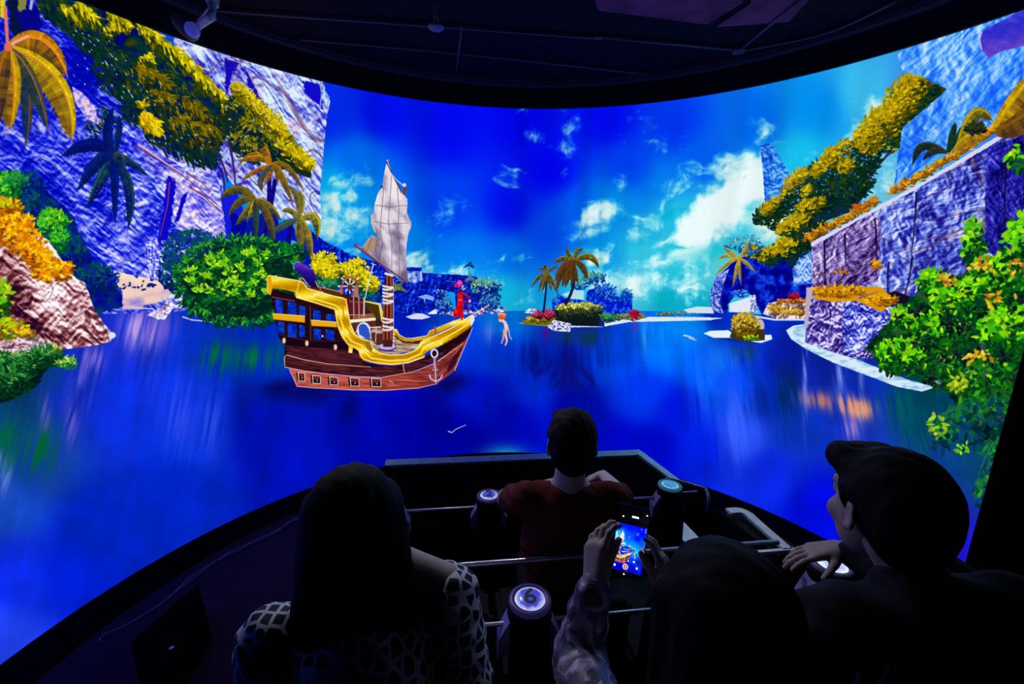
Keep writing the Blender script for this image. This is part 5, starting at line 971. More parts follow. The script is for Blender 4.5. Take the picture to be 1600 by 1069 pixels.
bm = bmesh.new(); bmesh.ops.create_uvsphere(bm, u_segments=24, v_segments=16, radius=.048, matrix=Matrix.Translation(hp-top+Vector((.0, -.02, -.012)))); from_bm('lens', bm, mat('lamp_glass', (.12, .12, .5), .15, emis=(.05, .05, .4), es=.5), r, True)

# ---------------------------------------------------------------- things on the lower floor
pts = []
for x, y in ((155, 1002), (162, 992), (200, 975), (258, 938), (300, 900), (345, 872), (376, 858), (396, 845), (430, 830), (462, 812), (520, 790)):
    pts.append(onz(x, y, Z_FL+.03))
bm = bmesh.new(); tube(bm, smooth_path(pts), .0035, 6); q = [Vector(p)+Vector((.03*math.sin(i*1.7), .025*math.cos(i*2.3), 0)) for i, p in enumerate(pts[3:])]
tube(bm, smooth_path(q), .0025, 6); tag(from_bm('cable', bm, mat('cable_grey', (.35, .35, .36), .5), smooth=True), 'thin grey cable along the edge of the violet carpet on the left', 'cable')
P = [onz(x, y, Z_FL+.002) for x, y in ((322, 1000), (345, 972), (306, 948), (190, 1044))]
P = [onz(332, 1000, Z_FL), onz(318, 962, Z_FL), onz(215, 1060, Z_FL), onz(262, 1120, Z_FL)]
T = [(a, b, Z_FL+.26) for a, b, c in P]; T[0] = (T[0][0]-.05, T[0][1]-.02, T[0][2]); T[1] = (T[1][0], T[1][1], T[1][2])
bm = bmesh.new(); hull(bm, P, T); r = tag(from_bm('floor_speaker', bm, BLACK_M, bevel=.02), 'long black floor speaker standing on the violet carpet at lower left', 'speaker')
a, b, c_ = onz(268, 1013, Z_FL+.262); bm = bmesh.new(); lathe(bm, [(.012, 0), (.012, .004), (.006, .006)], 12, (a, b, c_)); o = from_bm('painted_glint', bm, GREYM); o.parent = r  # pale disc stands in for a small glint on the speaker

# ---------------------------------------------------------------- the ride platform
for pts, z1 in (([(-.60, 1.22), (1.56, 1.22), (1.56, 2.35), (1.36, 2.80), (-.50, 2.80), (-.60, 2.35)], -.24), ([(-.75, -1.7), (1.75, -1.7), (1.60, 1.22), (-.64, 1.22)], 0.0)):
    bm = bmesh.new(); hull(bm, [V(a, q, Z_FL+.005) for a, q in pts], [V(a, q, z1) for a, q in pts]); o = from_bm('floor_deck', bm, BLACK_M); o['kind'] = 'structure'
ride = empty('front_barrier', V(.42, 2.5, -.235), PSI); tag(ride, 'low black barrier with silver top edging around the front of the ride deck', 'barrier')
def rl(a, b, z): return (a-.42, b-2.5, z+.235)        # deck coordinates -> the barrier's own frame
# barrier: black dash sloping back from the silver-edged front
bm = bmesh.new(); hull(bm, [rl(-.509, 2.86, -.24), rl(1.362, 2.86, -.24), rl(1.46, 2.44, -.24), rl(1.44, 2.40, -.24), rl(1.33, 2.2, -.24), rl(-.49, 2.2, -.24)], [rl(-.509, 2.86, .20), rl(1.362, 2.86, .20), rl(1.46, 2.44, .20), rl(1.44, 2.40, .20), rl(1.33, 2.2, .10), rl(-.49, 2.2, .10)]); from_bm('dash_panel', bm, BLACK_M, ride)
bm = bmesh.new(); hull(bm, [rl(-.62, 2.34, -.234), rl(-.58, 2.34, -.234), rl(-.48, 2.86, -.234), rl(-.53, 2.86, -.234)], [rl(-.62, 2.34, .19), rl(-.58, 2.34, .19), rl(-.48, 2.86, .19), rl(-.53, 2.86, .19)]); hull(bm, [rl(-.66, 1.2, -.234), rl(-.60, 1.2, -.234), rl(-.58, 2.34, -.234), rl(-.62, 2.34, -.234)], [rl(-.66, 1.2, .19), rl(-.60, 1.2, .19), rl(-.58, 2.34, .19), rl(-.62, 2.34, .19)]); from_bm('side_panel', bm, BLACK_M, ride)
bm = bmesh.new()
hull(bm, [rl(-.52, 2.835, .20), rl(1.375, 2.835, .20), rl(1.375, 2.895, .20), rl(-.52, 2.895, .20)], [rl(-.52, 2.835, .215), rl(1.375, 2.835, .215), rl(1.375, 2.89, .23), rl(-.52, 2.89, .23)])
tag(from_bm('front_edging', bm, SILVER, ride), 'silver strip along the top of the front barrier')
bm = bmesh.new(); hull(bm, [rl(1.335, 2.84, .20), rl(1.43, 2.44, .20), rl(1.48, 2.44, .20), rl(1.385, 2.88, .20)], [rl(1.335, 2.84, .225), rl(1.43, 2.44, .215), rl(1.48, 2.44, .215), rl(1.385, 2.88, .225)]); tag(from_bm('side_edging', bm, SILVER, ride), 'silver strip on the slanted right corner')
# right hand side wall
bm = bmesh.new(); hull(bm, [rl(1.46, 2.44, -.234), rl(1.52, 2.44, -.234), rl(1.62, 1.25, -.234), rl(1.56, 1.25, -.234)], [rl(1.46, 2.44, .19), rl(1.52, 2.44, .19), rl(1.62, 1.25, .22), rl(1.56, 1.25, .22)]); from_bm('side_panel', bm, BLACK_M, ride)
x, y, _ = V(1.42, .2); bm = bmesh.new(); box(bm, (0, 0, .43), (.08, 1.75, .855)); o = from_bm('side_wall', bm, BLACK, None, bevel=.03); o.location = (x, y, 0.0); o.rotation_euler = (0, 0, PSI); tag(o, 'black padded side wall of the ride behind the man at the right', 'side wall')
# numbered posts
NAVY = mat('number_navy', (.005, .005, .05), .5)
def button_mat(name, c0, c1):
    m = bpy.data.materials.new(name); m.use_nodes = True; nt = m.node_tree; b = nt.nodes['Principled BSDF']
    tc = nt.nodes.new('ShaderNodeTexCoord'); g = nt.nodes.new('ShaderNodeVectorMath'); g.operation = 'LENGTH'; n = nt.nodes.new('ShaderNodeTexNoise'); n.inputs['Scale'].default_value = 55
    ad = nt.nodes.new('ShaderNodeMath'); ad.operation = 'MULTIPLY_ADD'; ad.inputs[1].default_value = .018
    mr = nt.nodes.new('ShaderNodeMapRange'); mr.inputs['From Min'].default_value = .040; mr.inputs['From Max'].default_value = .053
    mx = nt.nodes.new('ShaderNodeMix'); mx.data_type = 'RGBA'; mx.inputs[6].default_value = (*c0, 1); mx.inputs[7].default_value = (*c1, 1)
    vm = nt.nodes.new('ShaderNodeVectorMath'); vm.operation = 'MULTIPLY'; vm.inputs[1].default_value = (1, 1, 0)
    nt.links.new(tc.outputs['Object'], vm.inputs[0]); nt.links.new(vm.outputs[0], g.inputs[0]); nt.links.new(tc.outputs['Object'], n.inputs['Vector'])
    nt.links.new(n.outputs['Fac'], ad.inputs[0]); nt.links.new(g.outputs['Value'], ad.inputs[2]); nt.links.new(ad.outputs[0], mr.inputs['Value']); nt.links.new(mr.outputs['Result'], mx.inputs[0])
    nt.links.new(mx.outputs[2], b.inputs['Emission Color']); b.inputs['Emission Strength'].default_value = 1.0; b.inputs['Base Color'].default_value = (.02, .02, .03, 1); b.inputs['Roughness'].default_value = .2
    return m
BT_V = button_mat('lit_button_violet', (.05, .06, .50), (.55, .60, 1.0)); BT_C = button_mat('lit_button_cyan', (.04, .22, .48), (.20, .55, .75)); BT_W = button_mat('lit_button_white', (.45, .55, 1.0), (.9, .95, 1.0))
RING_V = mat('button_ring_violet', (.045, .02, .10), .35, emis=(.010, .006, .04), es=.8); RING_C = mat('button_ring_cyan', (.12, .30, .40), .4, emis=(.02, .10, .16), es=.5); RING_G = mat('button_ring_grey', (.12, .12, .26), .4)
WING = mat('bracket_violet_grey', (.30, .26, .50), .45, .2, noise=.1)
def post(a, b, zt, floor, lab, num=None, bm_=BT_V, rg=RING_V, R=.063):
    x, y, _ = V(a, b); r = empty('control_post', (x, y, floor), PSI*.6); h = zt-floor
    tag(r, lab, 'control post', 'numbered control posts in front of the seats')
    b1 = bmesh.new(); lathe(b1, [(R*1.15, 0), (R*1.15, .03), (R*.95, .05), (R*.95, h-.08), (R*1.05, h-.05), (R*1.05, h-.012)], 36); from_bm('post_body', b1, BLACK, r, True)
    b1 = bmesh.new(); n = 40; rings = []
    for q, z in ((R, h-.014), (R*1.01, h-.004), (R*.9, h), (R*.74, h+.001), (R*.72, h-.006)): rings.append([b1.verts.new((q*math.cos(2*math.pi*i/n), q*math.sin(2*math.pi*i/n), z)) for i in range(n)])
    for p, q in zip(rings, rings[1:]):
        for i in range(n): b1.faces.new((p[i], p[(i+1) % n], q[(i+1) % n], q[i]))
    from_bm('button_ring', b1, rg, r, True)
    b1 = bmesh.new(); lathe(b1, [(R*.72, -.006), (R*.70, -.001), (R*.60, .002), (R*.35, .004), (R*.02, .005)], 36); bt = from_bm('button', b1, bm_, r, True); bt.location = (0, 0, h)
    tag(bt, 'glowing round button')
    for s in (-1, 1):
        b1 = bmesh.new(); hull(b1, [(s*R*.95, -.03, h-.05), (s*R*1.5, -.028, h-.12), (s*R*1.5, -.022, h-.19), (s*R*.95, -.03, h-.16)], [(s*R*.95, .03, h-.05), (s*R*1.5, .028, h-.12), (s*R*1.5, .022, h-.19), (s*R*.95, .03, h-.16)])
        from_bm('side_bracket', b1, WING, r)
    if num:
        cu = bpy.data.curves.new('number', 'FONT'); cu.body = num; cu.size = R*1.25; cu.align_x = 'CENTER'; cu.align_y = 'CENTER'; cu.extrude = .0004; cu.offset = R*.022
        tmp = bpy.data.objects.new('tmp', cu); COL.objects.link(tmp); bpy.context.view_layer.update()
        me = bpy.data.meshes.new_from_object(tmp.evaluated_get(bpy.context.evaluated_depsgraph_get())); bpy.data.objects.remove(tmp)
        nm = link('number', me, NAVY, r); nm.location = (0, 0, h+.006); nm['label'] = 'dark number '+num
        # bolder strokes
    return r
Z1, Z2, F1, F2 = .46, .70, -.24, 0.0
post(-.35, 2.01, Z1, F1, 'front row control post hidden behind the long haired woman')
post(.152, 2.004, Z1, F1, 'black control post with glowing violet button numbered 2', '2')
post(.65, 2.01, Z1, F1, 'control post in front of the man in the dark red shirt, hands on its button', None, BT_W, RING_G)
post(1.153, 2.014, Z1, F1, 'control post with pale cyan glowing button at the right of the front row', None, BT_C, RING_C)
post(-.31, 1.06, Z2, F2, 'second row control post hidden behind the woman in the patterned top')
post(.204, 1.058, Z2, F2, 'near control post with glowing violet button numbered 6', '6')
post(.73, 1.075, Z2, F2, 'second row control post behind the phone holder')
post(1.235, 1.10, Z2, F2, 'control post with pale glowing button under the right man\'s hand', None, BT_W, RING_G)
# rails
def rail(P, r, lab, name='hand_rail'):
    W = [Vector(V(*p)) for p in P]; o0 = W[0]; bm = bmesh.new(); tube(bm, [p-o0 for p in W], r, 12); o = from_bm(name, bm, RAILM, None, True); o.location = o0; tag(o, lab, 'rail'); return o
rail([(-.55, 2.035, .37), (1.13, 2.035, .37)], .008, 'thin steel rail running between the front row posts')
rail([(-.48, 1.20, .71), (1.12, 1.205, .71)], .009, 'violet lit steel rail across the backs of the front seats')
rail([(-.55, 1.065, .61), (1.20, 1.07, .61)], .007, 'thin steel rail at the near numbered post')
W = smooth_path([V(1.19, 2.10, .40), V(1.21, 2.14, .42), V(1.36, 2.05, .41), V(1.38, 2.02, .40), V(1.37, 1.98, .37), V(1.36, 1.97, .30)], 5); bm = bmesh.new(); tube(bm, W, .008, 10); tube(bm, [V(1.20, 2.04, .385), V(1.34, 2.05, .385)], .006, 8)
tag(from_bm('grab_handle', bm, RAILM, smooth=True), 'bent steel grab handle beside the right front post', 'handle')
# console at the right of the front row with L-shaped silver edge
cs = empty('side_console', V(1.22, 1.4, -.24), PSI); tag(cs, 'black side console with silver L-shaped edge at the right of the front row', 'console')
def cl(a, b, z): return (a-1.22, b-1.4, z+.24)
def arc_strip(path, wd, z0, z1):
    bm = bmesh.new(); P = [Vector(p) for p in path]; prev = None; rows = []
    for i, p in enumerate(P):
        d = (P[min(i+1, len(P)-1)]-P[max(i-1, 0)]); d.z = 0; d.normalize(); n = Vector((-d.y, d.x, 0))*wd/2
        rows.append([bm.verts.new(p+n), bm.verts.new(p-n), bm.verts.new(p-n-Vector((0, 0, .012))), bm.verts.new(p+n-Vector((0, 0, .012)))])
    for a, b in zip(rows, rows[1:]):
        for i in range(4): bm.faces.new((a[i], b[i], b[(i+1) % 4], a[(i+1) % 4]))
    bm.faces.new(rows[0]); bm.faces.new(rows[-1][::-1]); return bm
bm = bmesh.new(); hull(bm, [cl(1.17, 1.20, -.24), cl(1.29, 1.20, -.24), cl(1.24, 1.50, -.24), cl(1.13, 1.52, -.24)], [cl(1.17, 1.20, .62), cl(1.29, 1.20, .62), cl(1.24, 1.50, .61), cl(1.13, 1.52, .61)]); from_bm('console_body', bm, BLACK, cs)
pth = [onz(1138, 798, .64), onz(1156, 797, .64), onz(1170, 803, .64), onz(1182, 814, .64), onz(1232, 858, .64)]
def tocs(p):
    v = Vector(p)-cs.location; return Vector((v.x*math.cos(-PSI)-v.y*math.sin(-PSI), v.x*math.sin(-PSI)+v.y*math.cos(-PSI), v.z))
bm = arc_strip([tocs(p) for p in smooth_path(pth, 5)], .036, 0, 0); tag(from_bm('silver_edge', bm, SILVER, cs), 'silver edge strip')
bm = arc_strip([tocs(p) for p in (onz(1242, 857, .64), onz(1216, 859, .64), onz(1130, 866, .64))], .012, 0, 0); from_bm('silver_edge', bm, SILVER, cs)
P = [onz(x, y, .50) for x, y in ((1068, 818), (1094, 845), (1070, 849), (1066, 845))]
st = empty('step_plate', P[0]); tag(st, 'pale triangular metal plate between the right front post and the phone holder', 'plate')
bm = bmesh.new(); hull(bm, [Vector(p)-Vector(P[0]) for p in P], [Vector(p)-Vector(P[0])+Vector((0, 0, .008)) for p in P]); from_bm('plate', bm, SILVER, st)
bm = bmesh.new(); tube(bm, [(.02, -.06, 0), (.02, -.06, -.74)], .012, 8); from_bm('stem', bm, BLACK, st, True)
P = [onz(x, y, -.24) for x, y in ((1072, 800), (1122, 816), (1118, 842), (1080, 838))]
bm = bmesh.new(); hull(bm, [(*p[:2], -.24) for p in P], [(*p[:2], -.236) for p in P]); tag(from_bm('carpet_patch', bm, CARPET), 'dim violet carpet patch for the floor beyond, beside the right front post', 'carpet')  # thin patch standing in for the violet carpet of the floor beyond
# seats
def seat(a, b, fl, lab):
    x, y, _ = V(a, b); r = empty('cushioned_chair', (x, y, fl), PSI); tag(r, lab, 'seat', 'ride seats')
    bm = bmesh.new(); box(bm, (0, 0, .20), (.36, .34, .40)); from_bm('seat_base', bm, BLACK_M, r, bevel=.01)
    bm = bmesh.new(); box(bm, (0, .0, .43), (.44, .42, .07)); from_bm('seat_cushion', bm, BLACK, r, bevel=.02)
    bm = bmesh.new(); box(bm, (0, -.235, .60), (.42, .05, .36), rx=R_(6)); from_bm('backrest', bm, BLACK, r, bevel=.02)
names1 = ('empty front row seat left of the man in the red shirt', 'front row seat under the man in the dark red shirt', 'empty front row seat at the right')
for i, a in enumerate((-.10, .375, .85)): seat(a, 1.44, F1, names1[i])
names2 = ('second row seat under the long haired woman', 'second row seat under the woman holding the phone', 'second row seat under the man at the right')
for i, (a, b) in enumerate(((-.23, .80), (.40, .52), (.87, .55))): seat(a, b, F2, names2[i])
# ---------------------------------------------------------------- people: smooth bodies from blended volumes
class Vol:
    """a signed distance block that is turned into one continuous surface"""
    def __init__(s, lo, hi, h):
        s.h = h; s.lo = np.array(lo, float); s.n = np.ceil((np.array(hi)-s.lo)/h).astype(int)+1
        s.d = np.full(tuple(s.n), .2, np.float32)
    def win(s, lo, hi, m):
        a = np.maximum(np.floor((np.array(lo)-m-s.lo)/s.h).astype(int), 0); b = np.minimum(np.ceil((np.array(hi)+m-s.lo)/s.h).astype(int)+1, s.n)
        if (b <= a).any(): return None
        X = s.lo[0]+s.h*np.arange(a[0], b[0]); Y = s.lo[1]+s.h*np.arange(a[1], b[1]); Z = s.lo[2]+s.h*np.arange(a[2], b[2])
        return (slice(a[0], b[0]), slice(a[1], b[1]), slice(a[2], b[2])), X[:, None, None], Y[None, :, None], Z[None, None, :]
    def mix(s, sl, d, k, sub=False):
        c = s.d[sl]
        if sub:
            hh = np.clip(.5-.5*(c+d)/k, 0, 1); s.d[sl] = c*(1-hh)-d*hh+k*hh*(1-hh); return
        hh = np.clip(.5+.5*(c-d)/k, 0, 1); s.d[sl] = c*(1-hh)+d*hh-k*hh*(1-hh)
    def cap(s, a, b, ra, rb=None, k=.02, flat=None):
        rb = ra if rb is None else rb; a = np.array(a, float); b = np.array(b, float); R = max(ra, rb)
        w = s.win(np.minimum(a, b)-R, np.maximum(a, b)+R, .05)
        if w is None: return
        sl, X, Y, Z = w; ab = b-a; L2 = ab@ab+1e-12
        t = np.clip(((X-a[0])*ab[0]+(Y-a[1])*ab[1]+(Z-a[2])*ab[2])/L2, 0, 1)
        s.mix(sl, np.sqrt((X-a[0]-t*ab[0])**2+(Y-a[1]-t*ab[1])**2+(Z-a[2]-t*ab[2])**2)-(ra+(rb-ra)*t), k)
    def ell(s, c, r, k=.02, rot=None, sub=False):
        c = np.array(c, float); r = np.array(r, float); R = r.max(); w = s.win(c-R, c+R, .05)
        if w is None: return
        sl, X, Y, Z = w; x, y, z = X-c[0], Y-c[1], Z-c[2]
        if rot is not None:
            M = np.array(rot); x, y, z = M[0, 0]*x+M[1, 0]*y+M[2, 0]*z, M[0, 1]*x+M[1, 1]*y+M[2, 1]*z, M[0, 2]*x+M[1, 2]*y+M[2, 2]*z
        q = np.sqrt((x/r[0])**2+(y/r[1])**2+(z/r[2])**2); g = np.sqrt((x/r[0]**2)**2+(y/r[1]**2)**2+(z/r[2]**2)**2)+1e-9
        s.mix(sl, q*(q-1)/g, k, sub)
    def ripple(s, f):
        sl, X, Y, Z = s.win(s.lo, s.lo+s.n*s.h, 0); s.d[sl] += f(X, Y, Z)
    def mesh(s):
        d = s.d; ins = d < 0
        n = d.shape; V8 = [d[i:n[0]-1+i, j:n[1]-1+j, k:n[2]-1+k] for i in (0, 1) for j in (0, 1) for k in (0, 1)]
        I8 = [ins[i:n[0]-1+i, j:n[1]-1+j, k:n[2]-1+k] for i in (0, 1) for j in (0, 1) for k in (0, 1)]
        cnt = sum(x.astype(np.int8) for x in I8); act = (cnt > 0) & (cnt < 8)
        idx = np.full(act.shape, -1, np.int64); cells = np.argwhere(act); idx[act] = np.arange(len(cells))
        v = np.stack([x[act] for x in V8], 1); off = np.array([(i, j, k) for i in (0, 1) for j in (0, 1) for k in (0, 1)], float)
        acc = np.zeros((len(cells), 3)); num = np.zeros(len(cells))
        for p in range(8):
            for q in range(p+1, 8):
                if abs(off[p]-off[q]).sum() != 1: continue
                m = (v[:, p] < 0) != (v[:, q] < 0); t = v[:, p]/(v[:, p]-v[:, q]+1e-12)
                acc[m] += (off[p]+(off[q]-off[p])*t[:, None])[m]; num[m] += 1
        P = (cells+acc/np.maximum(num, 1)[:, None])*s.h+s.lo
        F = []
        for ax in range(3):
            o = [(1, 2), (2, 0), (0, 1)][ax]
            a = ins.take(range(n[ax]-1), ax); b = ins.take(range(1, n[ax]), ax); e = np.argwhere(a != b)
            e = e[(e[:, o[0]] > 0) & (e[:, o[1]] > 0) & (e[:, o[0]] < n[o[0]]-1) & (e[:, o[1]] < n[o[1]]-1)]
            def at(d0, d1):
                q = e.copy(); q[:, o[0]] += d0; q[:, o[1]] += d1; return idx[q[:, 0], q[:, 1], q[:, 2]]
            q = np.stack([at(-1, -1), at(0, -1), at(0, 0), at(-1, 0)], 1); fl = ~a[tuple(e.T)]
            q[fl] = q[fl][:, ::-1]; F.append(q)
        F = np.concatenate(F); F = F[(F >= 0).all(1)]
        return P, F
def smooth_mesh(P, F, it=2):
    for _ in range(it):
        E = np.concatenate([F[:, [0, 1]], F[:, [1, 2]], F[:, [2, 3]], F[:, [3, 0]]]); A = np.zeros_like(P); c = np.zeros(len(P))
        for k in range(3): A[:, k] = np.bincount(E[:, 0], P[E[:, 1], k], len(P))+np.bincount(E[:, 1], P[E[:, 0], k], len(P))
        c = np.bincount(E[:, 0], minlength=len(P))+np.bincount(E[:, 1], minlength=len(P)); P = P*.5+.5*A/np.maximum(c, 1)[:, None]
    return P
def np_obj(name, parts, m, parent, origin):
    P = np.concatenate([p for p, f in parts]); n = 0; FF = []
    for p, f in parts: FF.append(f+n); n += len(p)
    F = np.concatenate(FF); me = bpy.data.meshes.new(name); P = P-np.array(origin)
    me.vertices.add(len(P)); me.vertices.foreach_set('co', P.astype(np.float32).ravel()); me.loops.add(F.size); me.loops.foreach_set('vertex_index', F.ravel().astype(np.int32))
    me.polygons.add(len(F)); me.polygons.foreach_set('loop_start', np.arange(0, F.size, 4, dtype=np.int32)); me.polygons.foreach_set('loop_total', np.full(len(F), 4, np.int32))
    me.update(calc_edges=True); me.validate(); return link(name, me, m, parent, True)
def rotm(az, pitch=0, roll=0):
    return np.array((Matrix.Rotation(az, 3, 'Z') @ Matrix.Rotation(pitch, 3, 'X') @ Matrix.Rotation(roll, 3, 'Y')))
def head_parts(c, M, s=1.0):
    """face, skull and ears in the head's own frame (y = where it looks), placed at c"""
    v = Vol((-.11*s, -.13*s, -.16*s), (.11*s, .15*s, .15*s), .0042)
    S = lambda t: tuple(x*s for x in t)
    v.ell(S((0, -.012, .032)), S((.074, .096, .088)), .01); v.ell(S((0, .030, -.030)), S((.062, .066, .078)), .03*s); v.ell(S((0, .05, -.075)), S((.040, .042, .040)), .03*s)
    v.ell(S((0, .082, -.098)), S((.020, .018, .016)), .02*s); v.cap(S((-.035, .088, .030)), S((.035, .088, .030)), .011*s, k=.02*s)
    for q in (-1, 1):
        v.ell(S((q*.031, .106, .012)), S((.017, .016, .013)), .012*s, sub=True); v.ell(S((q*.031, .086, .011)), S((.0135, .0135, .0125)), .004*s)
        v.ell(S((q*.042, .074, -.030)), S((.020, .018, .020)), .02*s)
        e = rotm(q*.35, -.1); v.ell(S((q*.079, -.006, -.008)), S((.007, .019, .032)), .006*s, rot=e); v.ell(S((q*.084, -.002, -.006)), S((.006, .010, .018)), .006*s, rot=e, sub=True); v.ell(S((q*.076, .004, -.034)), S((.006, .009, .010)), .006*s)
    v.cap(S((0, .096, .014)), S((0, .117, -.026)), .007*s, .012*s, k=.012*s); 
    for q in (-1, 1): v.ell(S((q*.011, .106, -.030)), S((.008, .009, .007)), .006*s)
    v.cap(S((-.017, .092, -.056)), S((.017, .092, -.056)), .0075*s, k=.006*s); v.cap(S((-.014, .091, -.068)), S((.014, .091, -.068)), .008*s, k=.006*s)
    P, F = v.mesh(); P = smooth_mesh(P, F, 1); return P @ M.T+np.array(c), F
def hand_prims(w, fwd, nrm, thumb, curl=(.5, .5, .55, .6), tcurl=.4, s=1.0, spread=.06, th=(.70, .66)):
    """wrist, pointing direction, back-of-hand normal, thumb side (+1/-1) -> capsules"""
    f = np.array(fwd, float); f /= np.linalg.norm(f); n = np.array(nrm, float); n -= f*(n@f); n /= np.linalg.norm(n); sd = np.cross(f, n)*thumb
    w = np.array(w, float); C = []
    base = [(.030, .088), (.010, .092), (-.010, .088), (-.028, .080)]; ln = [(.040, .024, .020), (.045, .028, .021), (.041, .026, .020), (.032, .020, .018)]
    for i, ((a, b), L) in enumerate(zip(base, ln)):
        k0 = w+sd*a*.6*s+f*.012*s; k1 = w+(sd*a+f*b)*s; C.append((k0, k1, .016*s, .0115*s, .016))
        d = f*math.cos(spread*(1.5-i))+sd*math.sin(spread*(1.5-i)); p = k1; ang = 0; r = .0095*s if i < 3 else .0082*s
        for j, l in enumerate(L):
            ang += curl[i]*(.75 if j == 0 else 1.0); q = p+(d*math.cos(ang)-n*math.sin(ang))*l*s; C.append((p, q, r, r*.9, .004)); p = q; r *= .92
    p = w+sd*.018*s+f*.018*s-n*.006*s; d0 = (f*th[0]+sd*th[1]-n*.25); d0 /= np.linalg.norm(d0)
    q = p+d0*.044*s; C.append((p, q, .018*s, .0125*s, .014)); d1 = d0*math.cos(tcurl)+(f*.8-n*.45-sd*.3)*math.sin(tcurl); d1 /= np.linalg.norm(d1)
    r2 = q+d1*.033*s; C.append((q, r2, .0115*s, .0105*s, .006)); d2 = d1*math.cos(tcurl)+(f*.7-n*.5-sd*.6)*math.sin(tcurl); d2 /= np.linalg.norm(d2); C.append((r2, r2+d2*.026*s, .0102*s, .0085*s, .004))
    return C
def hand_mesh(C, elbow, wrist):
    P0 = np.min([np.minimum(c[0], c[1]) for c in C], 0)-.035; P1 = np.max([np.maximum(c[0], c[1]) for c in C], 0)+.035
    v = Vol(P0, P1, .0032)
    for a, b, r0, r1, k in C: v.cap(a, b, r0, r1, k)
    e = np.array(elbow, float); w = np.array(wrist, float); u = (e-w)/np.linalg.norm(e-w); v.cap(w+u*.005, w+u*.04, .023, .026, .012)
    P, F = v.mesh(); return smooth_mesh(P, F, 1), F

